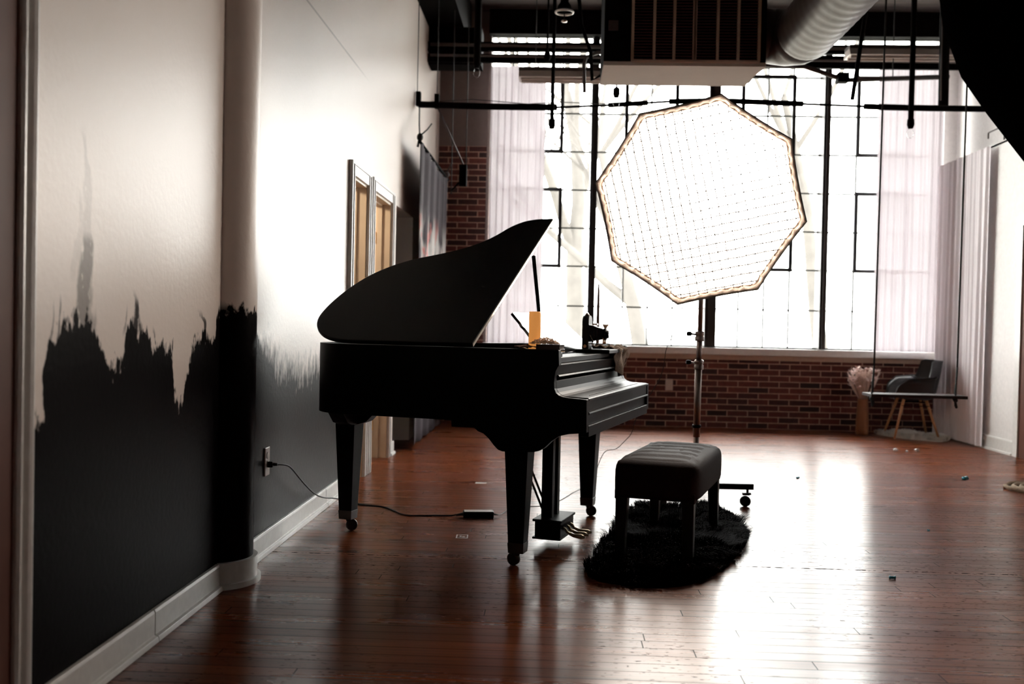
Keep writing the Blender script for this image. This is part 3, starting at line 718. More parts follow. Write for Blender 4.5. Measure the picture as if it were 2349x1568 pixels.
# spiral duct
t = thing('spiral_duct', 'round spiral air duct running overhead from the air unit', 'duct', (0, 0, 0))
path = [(1.47, 7.62, 3.30), (1.58, 7.62, 3.29), (1.68, 7.58, 3.27), (1.745, 7.48, 3.255), (1.77, 7.34, 3.25)]
MB().tube([path[0], path[1]], [.20, .20], 28).tube(path[1:], [.20, .205, .21, .21], 28).build('elbow', 'duct', t)
sp_ = MB(); n = 260; pts = []; rs = []
for i in range(n + 1):
    y = 7.34 - 8.2 * i / n; pts.append((1.77, y, 3.25)); rs.append(.21 if i % 4 else .2125)
sp_.tube(pts, rs, 32).build('duct_pipe', 'duct', t)
for y in (6.2, 4.0, 1.8): MB().box((1.76, y, 3.46), (1.78, y + .02, ZC)).build('hanger', 'black_paint', t)
# broad black duct, upper right
tag(MB().tube([(2.82, 6.6, 4.45), (2.84, 6.6, 3.6), (2.90, 6.6, 3.20), (2.99, 6.6, 2.97), (3.13, 6.6, 2.78), (3.33, 6.6, 2.53), (3.62, 6.6, 2.18)], [.42, .42, .42, .42, .42, .42, .42], 32).build('flexible_duct', 'duct_wrap'), 'large black duct slanting down in the upper right corner', 'duct')
b = MB().box((3.35, -3.0, 3.60), (4.25, 7.5, ZC)); struct('trim_12', b, 'black_paint', 'black boxed soffit along the top of the right wall', 'soffit')
b = MB(); b.tube([(4.18, 9.6, 2.89), (4.18, 9.6, 3.05), (4.18, 9.95, 3.05), (4.18, 9.95, 2.99)], .008, 6)
tag(b.build('wall_bracket', 'brown_metal'), 'small bent metal bracket on the ledge of the right wall', 'bracket')

# painted backdrop on the left wall
t = thing('photo_backdrop', 'dark painted cloth backdrop hanging beside the left wall', 'backdrop', (0, 0, 0))
def bdf(u, v):
    y = 8.50 + 2.1 * u; z = 2.60 + (-2.58) * v
    if u < .12: z = z + (.02 if v < .1 else 0)
    x = -1.19 + .013 * sin(u * 29 + 1.2*v) + .008 * sin(u * 61 + 2 * v) - .02 * v
    return (x, y - .05 * v * (1 - u), z + .02 * sin(u * 7) * (1 - v))
MB().grid(110, 30, bdf).build('cloth', 'backdrop', t, solid=.003)
MB().tube([(-1.19, 8.45, 2.62), (-1.19, 10.7, 2.62)], .014, 10).build('crossbar', 'black_paint', t)
MB().tube([(-1.29, 9.1, 3.05), (-1.26, 8.9, 2.85), (-1.20, 8.52, 2.66)], .007, 6).build('tie_rope', 'rubber', t)
kn = MB(); kn.sphere((-1.195, 8.50, 2.665), .028, 10, 6, (1, 1, 1.3)); kn.tube([(-1.19, 8.5, 2.68), (-1.14, 8.55, 2.74), (-1.11, 8.6, 2.80)], .006, 6); kn.tube([(-1.2, 8.5, 2.66), (-1.21, 8.48, 2.58)], .010, 6)
kn.build('knot', 'rubber', t)
kn = MB(); kn.sphere((-1.18, 10.45, 2.64), .03, 8, 6); kn.tube([(-1.18, 10.45, 2.66), (-1.13, 10.5, 2.78)], .009, 6); kn.build('clip', 'brown_metal', t)

# ================================================================== GRAND PIANO
AZ = radians(-16)
PO = (-.149, 4.445, 0)
P = thing('grand_piano', 'satin black baby grand piano with its lid propped open', 'piano', PO, AZ)
TH = radians(29.05); HZ = .977
lid_out = [(-.207, 0), (-.207, 1.421), (-.283, 1.418), (-.34, 1.402), (-.385, 1.37), (-.431, 1.305), (-.466, 1.215), (-.505, 1.138), (-.559, 1.068), (-.637, 1.000), (-.742, .940), (-.851, .887),
           (-.927, .822), (-.985, .752), (-1.036, .662), (-1.075, .534), (-1.096, .396), (-1.099, .270), (-1.085, .188), (-1.050, .115), (-.995, .055), (-.94, .022), (-.88, .004), (-.826, 0)]
def smooth_poly(ps, k=2, keep=()):
    for _ in range(k):
        out = []; n = len(ps)
        for i in range(n):
            a, b = ps[i], ps[(i+1) % n]
            if i in keep: out.append(a)
            out.append((a[0]*.75 + b[0]*.25, a[1]*.75 + b[1]*.25)); out.append((a[0]*.25 + b[0]*.75, a[1]*.25 + b[1]*.75))
        ps = out; keep = ()
    return ps
# keep the two front corners sharp
lid_poly = [lid_out[0], lid_out[1]] + lid_out[2:]
curve = lid_out[1:]
def chaikin_open(ps, k=2):
    for _ in range(k):
        out = [ps[0]]
        for i in range(len(ps) - 1):
            a, b = ps[i], ps[i+1]
            out.append((a[0]*.75 + b[0]*.25, a[1]*.75 + b[1]*.25)); out.append((a[0]*.25 + b[0]*.75, a[1]*.25 + b[1]*.75))
        out.append(ps[-1]); ps = out
    return ps
lid_poly = [lid_out[0]] + chaikin_open(curve, 2)
def LP(a, b, d): return (a, -.07 + b * cos(TH) - d * sin(TH), HZ + b * sin(TH) + d * cos(TH))
lo = MB().prism(lid_poly, -.002, .018, LP).build('lid', 'piano', P, bevel=.006)
hs = MB(); hs.add([LP(-.2065, .0, .002), LP(-.2045, .0, .002), LP(-.2045, 1.41, .002), LP(-.2065, 1.41, .002), LP(-.2065, .0, .015), LP(-.2045, .0, .015), LP(-.2045, 1.41, .015), LP(-.2065, 1.41, .015)],
       [(0,3,2,1),(4,5,6,7),(0,1,5,4),(1,2,6,5),(2,3,7,6),(3,0,4,7)])
for k in range(20): hs.sphere(LP(-.2045, .03 + k * .0715, .008), .0022, 6, 4)
hs.build('hinge_strip', 'hinge', lo)['label'] = 'pale metal hinge strip along the lid edge'
# rim: same plan as the lid, straight sides forward to the arms
out = [(.193, -.07), (-.826, -.07)] + [(x, -.07 + w * (1.42 / 1.421)) for x, w in lid_out[::-1][1:-2]] 
tail = [(x + .006 if x < -.9 else x, y) for x, y in out]
tail = [(-.25, -.07)] + chaikin_open(tail[1:], 2) + [(-.25, 1.352)]
inn = []
for i, p in enumerate(tail):
    a = Vector(tail[max(0, i-1)]); b = Vector(tail[min(len(tail)-1, i+1)]); t_ = (b - a).normalized(); inn.append((p[0] + t_.y * .034, p[1] - t_.x * .034))
sgn = 1 if inn[0][1] > -.07 else -1
if sgn < 0: inn = [(2*p[0]-q[0], 2*p[1]-q[1]) for p, q in zip(tail, inn)]
rim = MB()
n = len(tail)
for i in range(n - 1):
    a, b, c_, d_ = tail[i], tail[i+1], inn[i+1], inn[i]
    z0, z1 = .645, .974
    rim.add([(a[0],a[1],z0),(b[0],b[1],z0),(c_[0],c_[1],z0),(d_[0],d_[1],z0),(a[0],a[1],z1),(b[0],b[1],z1),(c_[0],c_[1],z1),(d_[0],d_[1],z1)],
            [(0,1,5,4),(3,7,6,2),(4,5,6,7),(0,3,2,1)], False)
for k in (0, n-1):
    a, d_ = tail[k], inn[k]
    rim.add([(a[0],a[1],.645),(d_[0],d_[1],.645),(d_[0],d_[1],.974),(a[0],a[1],.974)], [(0,1,2,3)])
ro = rim.build('rim', 'piano', P)
for p in ro.data.polygons: p.use_smooth = abs(p.normal.z) < .5
ro.modifiers.new('e', 'EDGE_SPLIT').split_angle = radians(35)
ro.modifiers.new('b', 'BEVEL').width = .003
MB().prism(inn, .86, .88, XY).build('soundboard', 'plate', P)
MB().prism(inn, .655, .675, XY).build('bottom_frame', 'piano', P)
# side arms with the scooped scroll and the apron bracket over each front leg
arm = [(.190, .974), (.193, .907), (.186, .897), (.178, .880), (.174, .856), (.1725, .83), (.174, .805), (.182, .787), (.196, .776), (.215, .770), (.240, .767), (.320, .763), (.322, .620), (.244, .611),
       (.200, .600), (.165, .575), (.135, .545), (.110, .530), (.082, .523), (-.060, .518), (-.080, .524), (-.100, .542), (-.126, .572), (-.150, .592), (-.178, .602), (-.195, .616), (-.304, .615), (-.306, .645), (-.306, .974)]
for y0, y1, nm in ((-.0705, -.030, 'near'), (1.312, 1.3525, 'far')):
    MB().prism(arm, y0, y1, XZ).build('arm', 'piano', P, bevel=.003)
# bracket under the keybed seen beside each front leg
for s, y0 in ((1, -.03), (-1, 1.312)):
    pr = [(0, .65), (.33, .65), (.31, .612), (.25, .600), (.19, .570), (.14, .540), (.09, .524), (0, .520)]
    MB().prism([(y0 + s * a, z) for a, z in pr], .02, .082, YZ).build('leg_bracket', 'piano', P, bevel=.003)
MB().box((-.30, -.03, .612), (.318, 1.312, .642)).build('keybed', 'piano', P)
# front: lower rail, recessed panel, mouldings, closed fallboard
f = MB(); f.box((.285, -.03, .598), (.3225, 1.312, .648)); f.build('front_rail', 'piano', P, bevel=.003)
MB().box((.28, -.03, .640), (.308, 1.312, .700)).build('key_slip', 'piano', P)
MB().prism([(.30, .694), (.3225, .694), (.3245, .700), (.3225, .706), (.30, .708)], -.028, 1.310, XZ).build('moulding', 'piano', P)
MB().prism([(.30, .708), (.316, .708), (.316, .752), (.300, .752)], -.028, 1.310, XZ).build('fall_rail', 'piano', P)
fb = MB(); fb.prism([(.202, .752), (.318, .752), (.321, .756), (.321, .764), (.315, .768), (.202, .772)], -.028, 1.310, XZ)
fo = fb.build('fallboard', 'piano', P, bevel=.002)
hb = MB()
for k in range(44): hb.box((.282, .12 + k * .025, .7695), (.288, .12 + k * .025 + .014, .7712))
hb.build('hinge', 'ferrule', fo)
MB().prism([(.150, .770), (.214, .771), (.196, .777), (.182, .787), (.1735, .803), (.171, .838), (.150, .838)], -.028, 1.310, XZ).build('sloping_panel', 'piano', P, bevel=.002)
MB().prism([(.15, .852), (.180, .852), (.185, .857), (.180, .863), (.15, .865)], -.028, 1.310, XZ).build('moulding', 'piano', P)
MB().prism([(.150, .864), (.168, .864), (.180, .902), (.184, .908), (.150, .912)], -.028, 1.310, XZ).build('name_board', 'piano', P, bevel=.002)
MB().box((-.15, -.03, .912), (.160, 1.312, .938)).build('music_shelf', 'piano', P, bevel=.003)
MB().box((-.02, -.03, .938), (.150, .14, .958)).build('shelf_end_block', 'piano', P, bevel=.003)
MB().box((.0, 1.17, .938), (.150, 1.31, .958)).build('shelf_end_block', 'piano', P, bevel=.003)
# music desk: glossy slanted plate
def MD(a, b, d):   # a along y, b up the slope
    return (.030 - .155 * b - d * .8, a, .945 + .190 * b - d * .5)
desk = [(.25, 0), (.25, .62), (.235, .68), (.245, .76), (.232, 1.0), (.26, 1.03), (.96, 1.03), (1.02, 1.0), (1.24, 0)]
MB().prism(desk, 0, .014, MD).build('music_desk', 'desk', P, bevel=.002)
# lid prop
a = Vector((-.292, 1.29, .95)); b = Vector((-.200, .785, 1.440))
MB().tube([a, b], .011, 6).build('lid_prop', 'piano', P)
# legs
def leg(cx, cy, ztop, parent, ang, nm='leg'):
    m = MB(); m.frustum((cx, cy, .105), (.072, .072), (cx, cy, ztop), (.108, .108)); lg = m.build(nm, 'piano', parent, bevel=.003)
    MB().frustum((cx, cy, .062), (.070, .070), (cx, cy, .108), (.076, .076)).build('ferrule', 'ferrule', lg, bevel=.002)
    cs = MB(); dx, dy = cos(ang), sin(ang)
    cs.tube([(cx, cy, .065), (cx + dx*.006, cy + dy*.006, .050)], .014, 10)
    cs.tube([(cx + .0, cy, .052), (cx + dx * .022, cy + dy * .022, .040)], .012, 8)
    wc = Vector((cx + dx * .020, cy + dy * .020, .030))
    ax = Vector((-dy, dx, 0))
    cs.tube([wc - ax * .013, wc - ax * .008, wc + ax * .008, wc + ax * .013], [.020, .030, .030, .020], 18)
    cs.build('caster', 'ferrule', lg)
    return lg
leg(0, 0, .525, P, pi * .95); leg(0, 1.28, .525, P, 0.3); leg(-1.045, .37, .555, P, .4)
tb = [(-.975+1.02-.14, .0)]
m = MB(); m.prism([(-1.115, .655), (-1.115, .640), (-1.11, .618), (-1.105, .585), (-1.098, .556), (-.975, .556), (-.935, .570), (-.905, .60), (-.885, .632), (-.865, .655)], .335, .41, XZ)
m.build('leg_bracket', 'piano', P, bevel=.003)
m = MB(); m.prism([(.16, .655), (.175, .63), (.205, .60), (.235, .570), (.28, .556), (.44, .556), (.49, .57), (.53, .61), (.56, .655)], -1.07, -.985, YZ); m.build('leg_bracket', 'piano', P, bevel=.003)
MB().box((-1.052, .15, .628), (-.90, .50, .650)).build('tail_block', 'piano', P, bevel=.003)
# pedal lyre
ly = MB()
for y in (.475, .57): ly.box((-.03, y - .022, .135), (.025, y + .022, .615))
ly.box((-.045, .40, .050), (.085, .645, .125)); ly.box((-.055, .39, .125), (.092, .655, .137)); ly.box((-.055, .39, .040), (.088, .655, .050)); ly.box((-.04, .43, .60), (.05, .62, .615))
lo = ly.build('pedal_lyre', 'piano', P, bevel=.003)
for k, y in enumerate((.46, .523, .586)):
    pm = MB(); pm.tube([(.07, y, .098), (.095, y, .085), (.105, y, .070), (.135, y, .058), (.175, y, .055), (.195, y, .053)], [.006, .007, .007, .009, .013, .006], 8); pm.build('pedal', 'pedal', lo)
for y in (.49, .555): MB().tube([(-.03, y, .16), (-.24, y + .01, .62)], .006, 6).build('brace_rod', 'ferrule', lo)

# things on the piano
PM = Matrix.Translation(PO) @ Matrix.Rotation(AZ, 4, 'Z')
def onp(x, y, z): v = PM @ Vector((x, y, z)); return (v.x, v.y, v.z)
# wide board under the candle (near arm cap)
# pillar candle
t = thing('pillar_candle', 'glowing amber pillar candle standing on the near end of the piano', 'candle', onp(.055, .010, .974), AZ)
MB().lathe([(.0265, 0), (.0265, .160), (.0245, .166), (.020, .163), (.006, .158)], (0, 0, 0), n=26).build('wax', 'candle', t)
MB().tube([(0, 0, .158), (.001, 0, .166)], .0012, 6).build('wick', 'rubber', t)
# small book + beads + lace
t = thing('book', 'small oxblood book lying flat at the near end of the piano', 'book', onp(.135, -.008, .974), AZ)
MB().box((-.055, -.04, 0), (.055, .04, .003)).box((-.055, -.04, .019), (.055, .04, .022)).box((-.055, -.04, .003), (-.052, .04, .019)).build('cover', 'book', t, bevel=.001)
MB().box((-.051, -.037, .003), (.052, .037, .019)).build('pages', 'paper', t)
bd = MB(); R = random.Random(5)
for k in range(620):
    a = R.uniform(0, 6.283); rr = sqrt(R.random())
    x = .070 * rr * cos(a); y = .034 * rr * sin(a); z = .030 * (1 - rr * rr) * R.uniform(.2, 1) + .0025
    bd.sphere((x, y, z), .0026, 6, 4)
tag(bd.build('bead_necklace', 'bead'), 'heap of small pearly beads piled on the oxblood book', 'necklace').matrix_world = Matrix.Translation(onp(.108, -.01, .996)) @ Matrix.Rotation(AZ, 4, 'Z')
bd = MB()
for k in range(60):
    u = k / 59; bd.sphere((.0 + .16 * u, -.0 + .012 * sin(u * 9) + .13 * u, .003 + .018 * (1 - min(1, u * 4)) ), .0024, 6, 4)
    if k % 2: bd.sphere((.0 + .14 * u, -.012 + .01 * sin(u * 7) + .08 * u, .003), .0024, 6, 4)
tag(bd.build('bead_strand', 'bead'), 'thin strand of beads trailing from the book over the shelf block', 'necklace').matrix_world = Matrix.Translation(onp(.0, .0, .960)) @ Matrix.Rotation(AZ, 4, 'Z')
def lace(u, v):
    a = 2*pi*u; r_ = .055 * v * (1 + .08*sin(9*a)); return (r_*cos(a), r_*.55*sin(a), .004 + .010*(1-v)*abs(sin(5*a)) + .006*sin(7*a)*v*.5 + .005)
tag(MB().grid(60, 8, lace).build('lace_doily', 'doily', solid=.002), 'crumpled brown lace doily under the amber candle', 'doily').matrix_world = Matrix.Translation(onp(.025, -.012, .974)) @ Matrix.Rotation(AZ, 4, 'Z')
# folding camera
FC = thing('folding_camera', 'antique black folding camera with bellows on the far end of the piano', 'camera', onp(.045, 1.0, .958), AZ)
bd = MB(); pr = []
for k in range(9): 
    a = pi * k / 8; pr.append((.042*cos(a), .150 + .030*sin(a)))
bd.prism([(.042, 0), ] + pr + [(-.042, 0)], -.018, .018, YZ); bo = bd.build('body', 'leather', FC, bevel=.003)
MB().box((-.016, -.043, .10), (-.012, -.043 - .004, .125)).build('catch', 'chrome', bo)
kb = MB(); kb.lathe([(.012, 0), (.014, .006), (.008, .010), (.006, .016)], (0, -.01, .178), n=14); kb.tube([(-.005, -.03, .176), (-.002, -.015, .19), (0, .01, .192), (0, .03, .178)], .0035, 6); kb.build('winding_key', 'chrome', FC)
MB().lathe([(.009, -.002), (.009, .004)], (.0, -.0445, .015), axis='Y', n=12).build('foot_stud', 'chrome', FC)
MB().box((.018, -.034, .026), (.135, .034, .031)).build('bed', 'leather', FC, bevel=.001)
MB().tube([(.128, -.02, .026), (.128, -.02, .001)], .002, 6).build('stand_leg', 'chrome', FC)
be = MB(); n = 16; vs = []; fs = []
for i in range(n + 1):
    u = i / n; x = .018 + .078 * u; s_ = (.036 - .014 * u) - (.003 if i % 2 else 0); h_ = (.046 - .018 * u) - (.003 if i % 2 else 0); zc = .085 - .004 * u
    vs += [(x, -s_, zc - h_), (x, s_, zc - h_), (x, s_, zc + h_), (x, -s_, zc + h_)]
for i in range(n):
    for j in range(4): fs.append((i*4+j, i*4+(j+1) % 4, (i+1)*4+(j+1) % 4, (i+1)*4+j))
be.add(vs, fs); be.build('bellows', 'leather', FC)
st = MB(); st.lathe([(.034, 0), (.034, .010), (.022, .012), (.022, .022), (.014, .024)], (.096, 0, .080), axis='X', n=22); so = st.build('lens_shutter', 'black_plastic', FC)
MB().lathe([(.013, 0), (.013, .003)], (.119, 0, .080), axis='X', n=18).build('lens', 'chrome', so)
sd = MB(); sd.box((.092, -.024, .031), (.100, -.016, .060)); sd.box((.092, .016, .031), (.100, .024, .060)); sd.box((.092, -.03, .030), (.112, .03, .042)); sd.build('front_standard', 'chrome', FC)
vf = MB(); vf.prism([(.085, .134), (.118, .134), (.110, .122), (.105, .112), (.096, .112)], -.012, .012, XZ); vf.build('viewfinder', 'chrome', FC)
MB().box((.030, -.012, .128), (.058, .012, .138)).build('accessory_foot', 'chrome', FC)
MB().tube([(.020, -.034, .085), (.045, -.036, .036)], .003, 6).build('bed_strut', 'chrome', FC)
# black tray under the camera
t = MB().box((-.03, -.13, 0), (.155, .22, .020)); o = tag(t.build('black_box', 'black_plastic', bevel=.003), 'flat black box beneath the antique folding camera', 'box'); o.matrix_world = Matrix.Translation(onp(.045, 1.0, .938)) @ Matrix.Rotation(AZ, 4, 'Z')
# taper candle
o = thing('taper_candle', 'tall brown taper candle behind the antique camera', 'candle', onp(.055, 1.20, .938), AZ)
MB().lathe([(.010, .02), (.0085, .20), (.006, .34), (.0035, .375), (.001, .38)], (0, 0, 0), n=14).build('wax', 'taper', o)
MB().lathe([(.028, 0), (.030, .004), (.012, .010), (.013, .03), (.0105, .035)], (0, 0, 0), n=18).build('holder', 'ferrule', o)
# gauze cloth draped over the far end
def gz(u, v):   # u along y, v front-to-back
    y = 1.08 + .30 * u + .01 * sin(7 * v + 3 * u)
    L_ = v * .36
    if L_ < .16: x = .03 + L_; z = .965 + .008 * sin(22 * u + 9 * v) + .006 * sin(40 * v + 8 * u)
    else:
        dn = (L_ - .16); x = .193 + .012 * sin(18 * u + 6 * v) + .010 * sin(11 * u); z = .962 - dn * (.50 + .26 * sin(5.2 * u + .5)) 
    if u > .86: z -= (u - .86) * .30 * (1 + .2 * sin(20 * v))
    if v < .05: z += .004
    return (x + .006 * sin(31 * u + 17 * v), y, z + .003 * sin(50 * u))
o = tag(MB().grid(60, 44, gz).build('gauze_cloth', 'burlap', solid=.003), 'rumpled tan gauze draped over the far end of the piano', 'cloth'); o.matrix_world = PM.copy()
o.location.z += 0

# ================================================================== BENCH + RUG
BO = (.590, 4.97, 0); BA = radians(-17)
B = thing('piano_bench', 'upholstered dark brown bench with black tapered legs on a fur rug', 'bench', BO, BA)
W2, L2 = .199, .440
def seatf():
    m = MB(); nx, ny = 22, 40; vs = []
    # closed cushion: superellipse section by height rings
    rings = []
    for (s, z) in ((.985, .302), (1.0, .315), (1.004, .37), (1.0, .415), (.985, .435), (.95, .452), (.88, .464), (.75, .472), (.5, .478), (.25, .480)):
        ring = []
        for k in range(72):
            a = 2*pi*k/72; ca, sa = cos(a), sin(a); e = .20
            x = W2 * s * math.copysign(abs(ca) ** e, ca) if True else 0; y = L2 * (1 - (1 - s) * .45) * math.copysign(abs(sa) ** e, sa)
            if s < .9: y = L2 * (1 - (1 - s) * .9) * math.copysign(abs(sa) ** (e + .3 * (1 - s)), sa)
            zz = z + (.0035 * sin(y * 44) if z > .45 else 0)
            ring.append((x, y, zz))
        rings.append(ring)
    n = 72
    for r_ in rings: vs += r_
    fs = []
    for i in range(len(rings) - 1):
        for k in range(n): fs.append((i*n+k, i*n+(k+1) % n, (i+1)*n+(k+1) % n, (i+1)*n+k))
    m.add(vs, fs, True); m.add(rings[-1], [tuple(range(n))], True); m.add(rings[0], [tuple(range(n))[::-1]])
    def top(u, v):
        x = (2*u - 1) * W2 * .87; y = (2*v - 1) * L2 * .93
        e = max(0, 1 - abs(2*u-1) ** 5) * max(0, 1 - abs(2*v-1) ** 8)
        return (x, y, .438 + .0435 * e ** .5 + .0035 * sin(v * 2 * pi * 6.5 + .3*sin(5*u)) * e)
    m.grid(26, 96, top)
    return m
seatf().build('seat_cushion', 'bench_fabric', B)
# upholstered apron with arched lower edge
ap = MB()
longp = [(-L2 + .014, .33), (-L2 + .014, .285), (-L2 + .10, .285), (-L2 + .13, .305), (-L2 + .16, .322), (0, .325), (L2 - .16, .322), (L2 - .13, .305), (L2 - .10, .285), (L2 - .014, .285), (L2 - .014, .33)]
for s in (-1, 1): ap.prism(longp, s * (W2 - .014), s * (W2 - .04), YZ)
for s in (-1, 1): ap.box((-W2 + .015, min(s*(L2-.014), s*(L2-.04)), .292), (W2 - .015, max(s*(L2-.014), s*(L2-.04)), .33))
ap.build('apron', 'bench_fabric', B, bevel=.004)
for sx in (-1, 1):
    for sy in (-1, 1):
        m = MB(); m.frustum((sx*(W2-.040), sy*(L2-.040), .012), (.044, .044), (sx*(W2-.046), sy*(L2-.046), .302), (.056, .056)); m.build('leg', 'bench_leg', B, bevel=.003)

def fur_rug(name, outline, z0, n, length, spread, m, label, seed, width=.004):
    R = random.Random(seed); mb = MB()
    cx = sum(p[0] for p in outline) / len(outline); cy = sum(p[1] for p in outline) / len(outline)
    pts = outline; k = 3
    for _ in range(2): 
        q = []
        for i in range(len(pts)):
            a, b = pts[i], pts[(i+1) % len(pts)]
            q.append((a[0]*.75+b[0]*.25, a[1]*.75+b[1]*.25)); q.append((a[0]*.25+b[0]*.75, a[1]*.25+b[1]*.75))
        pts = q
    mb.prism([(cx + (x-cx)*.97, cy + (y-cy)*.97) for x, y in pts], .0, .010, XY)
    def inside(x, y):
        c = False; j = len(pts) - 1
        for i in range(len(pts)):
            if (pts[i][1] > y) != (pts[j][1] > y) and x < (pts[j][0]-pts[i][0]) * (y-pts[i][1]) / (pts[j][1]-pts[i][1]) + pts[i][0]: c = not c
            j = i
        return c
    x0, x1 = min(p[0] for p in pts), max(p[0] for p in pts); y0, y1 = min(p[1] for p in pts), max(p[1] for p in pts)
    cnt = 0; V = []; F = []
    clumps = [(R.uniform(x0, x1), R.uniform(y0, y1), R.uniform(0, 6.28), R.uniform(.6, 1.25)) for _ in range(160)]
    while cnt < n:
        x, y = R.uniform(x0, x1), R.uniform(y0, y1)
        if not inside(x, y): continue
        cnt += 1
        c = min(clumps, key=lambda c: (c[0]-x)**2 + (c[1]-y)**2)
        a = c[2] + R.uniform(-.6, .6)
        dx, dy = x - cx, y - cy; d = math.hypot(dx, dy) + 1e-6
        ox, oy = dx/d, dy/d
        L_ = length * c[3] * R.uniform(.7, 1.15)
        lx = (cos(a) * .5 + ox * .6) * spread * L_; ly = (sin(a) * .5 + oy * .6) * spread * L_
        b = len(V); px, py = -ly, lx; pl = math.hypot(px, py) + 1e-6; px *= width / 2 / pl; py *= width / 2 / pl
        V += [(x-px, y-py, .008), (x+px, y+py, .008), (x + lx*.45 + px*.8, y + ly*.45 + py*.8, .008 + L_*.62), (x + lx*.45 - px*.8, y + ly*.45 - py*.8, .008 + L_*.62), (x + lx, y + ly, .008 + L_*R.uniform(.6, .95))]
        F += [(b, b+1, b+2, b+3), (b+3, b+2, b+4)]
    me_o = mb
    me_o.add(V, F, False)
    return tag(me_o.build(name, m), label, 'rug')
rug = [(.14, 4.45), (.16, 4.20), (.30, 4.12), (.44, 4.10), (.58, 4.16), (.72, 4.35), (.82, 4.58), (.93, 4.85), (1.00, 5.10), (1.04, 5.45), (1.03, 5.78), (.95, 5.98), (.80, 6.02), (.66, 5.92), (.52, 5.98), (.43, 5.75), (.36, 5.45), (.30, 5.15), (.25, 4.90), (.20, 4.66)]
fur_rug('fur_rug', rug, 0, 26000, .055, .9, 'black_fur', 'shaggy black fur rug under the piano bench', 4)
rug2 = [(3.42, 10.62), (3.40, 10.78), (3.62, 10.86), (3.9, 10.82), (4.02, 10.55), (4.05, 10.30), (3.9, 10.05), (3.75, 10.10), (3.6, 10.28), (3.48, 10.45)]
fur_rug('sheepskin_rug', rug2, 0, 6000, .045, .7, 'white_fur', 'fluffy white sheepskin rug under the moulded armchair', 9, .008)

# ================================================================== SOFTBOX
SC = Vector((.795, 5.70, 1.797)); NV = Vector((-.182, -.968, -.174)).normalized()
RV = Vector((0, 0, 1)).cross(NV).normalized(); UV = NV.cross(RV).normalized()
SB = thing('softbox_light', 'large lit octagonal softbox with fabric grid on a wheeled stand', 'softbox', (.87, 6.10, 0))
inv = Matrix.Translation((-.87, -6.10, 0))
def SP(x, y, d=0): v = inv @ (SC + RV * x + UV * y + NV * d); return tuple(v)
RO = .600; A0 = radians(-10.8)
octo = [(RO * cos(A0 + k*pi/4), RO * sin(A0 + k*pi/4)) for k in range(8)]
def octpt(r_, d, k): return SP(r_ * cos(A0 + k*pi/4), r_ * sin(A0 + k*pi/4), d)
# edge polygon slightly bowed in by the tension of the rods
def ring(r_, d, sub=10, bow=.012):
    out = []
    for k in range(8):
        a = Vector((cos(A0 + k*pi/4), sin(A0 + k*pi/4))) * r_; b = Vector((cos(A0 + (k+1)*pi/4), sin(A0 + (k+1)*pi/4))) * r_
        for i in range(sub):
            u = i / sub; p = a.lerp(b, u); p *= 1 - bow * 4 * u * (1-u); out.append(SP(p.x, p.y, d))
    return out
def band(rs, name, m, parent, solid=0):
    mb = MB(); n = len(rs[0]); vs = [p for r_ in rs for p in r_]
    mb.add(vs, [(i*n+k, i*n+(k+1) % n, (i+1)*n+(k+1) % n, (i+1)*n+k) for i in range(len(rs)-1) for k in range(n)], False)
    return mb.build(name, m, parent, solid=solid)
shell = band([ring(.600, .000), ring(.604, -.01), ring(.600, -.05), ring(.46, -.22, bow=.0), ring(.27, -.36, bow=0), ring(.08, -.44, bow=0)], 'shell', 'shell', SB, solid=.003)
# scalloped lip that folds inward around the grid
mb = MB(); n = 8 * 14; outer = ring(.5985, .001, 14)
R = random.Random(3)
def ringw(r_, d, sub, w_, f_):
    out = []
    for k in range(8):
        a = Vector((cos(A0 + k*pi/4), sin(A0 + k*pi/4))) * r_; b = Vector((cos(A0 + (k+1)*pi/4), sin(A0 + (k+1)*pi/4))) * r_
        for i in range(sub):
            u = i / sub; p = a.lerp(b, u); s_ = 1 - .012 * 4 * u * (1-u) + (w_ if i % 2 else -w_) * R.uniform(.5, 1.2); p *= s_; out.append(SP(p.x, p.y, d + (f_ if i % 2 else 0)))
    return out
r1 = ringw(.591, -.008, 14, .003, .002); r2 = ringw(.577, -.040, 14, .006, -.004); r3 = ringw(.566, -.046, 14, .004, 0)
vs = outer + r1 + r2 + r3
mb.add(vs, [(i*n+k, i*n+(k+1) % n, (i+1)*n+(k+1) % n, (i+1)*n+k) for i in range(3) for k in range(n)], False)
lipo = mb.build('lip', 'lip', SB, solid=.001); lipo['label'] = 'puckered tan fabric lip'
df = MB(); r_ = ring(.568, -.047); df.add(r_ + [SP(0, 0, -.047)], [(i, (i+1) % len(r_), len(r_)) for i in range(len(r_))]); 
do = df.build('diffuser', 'diffuser', SB); do['label'] = 'glowing white diffuser panel'
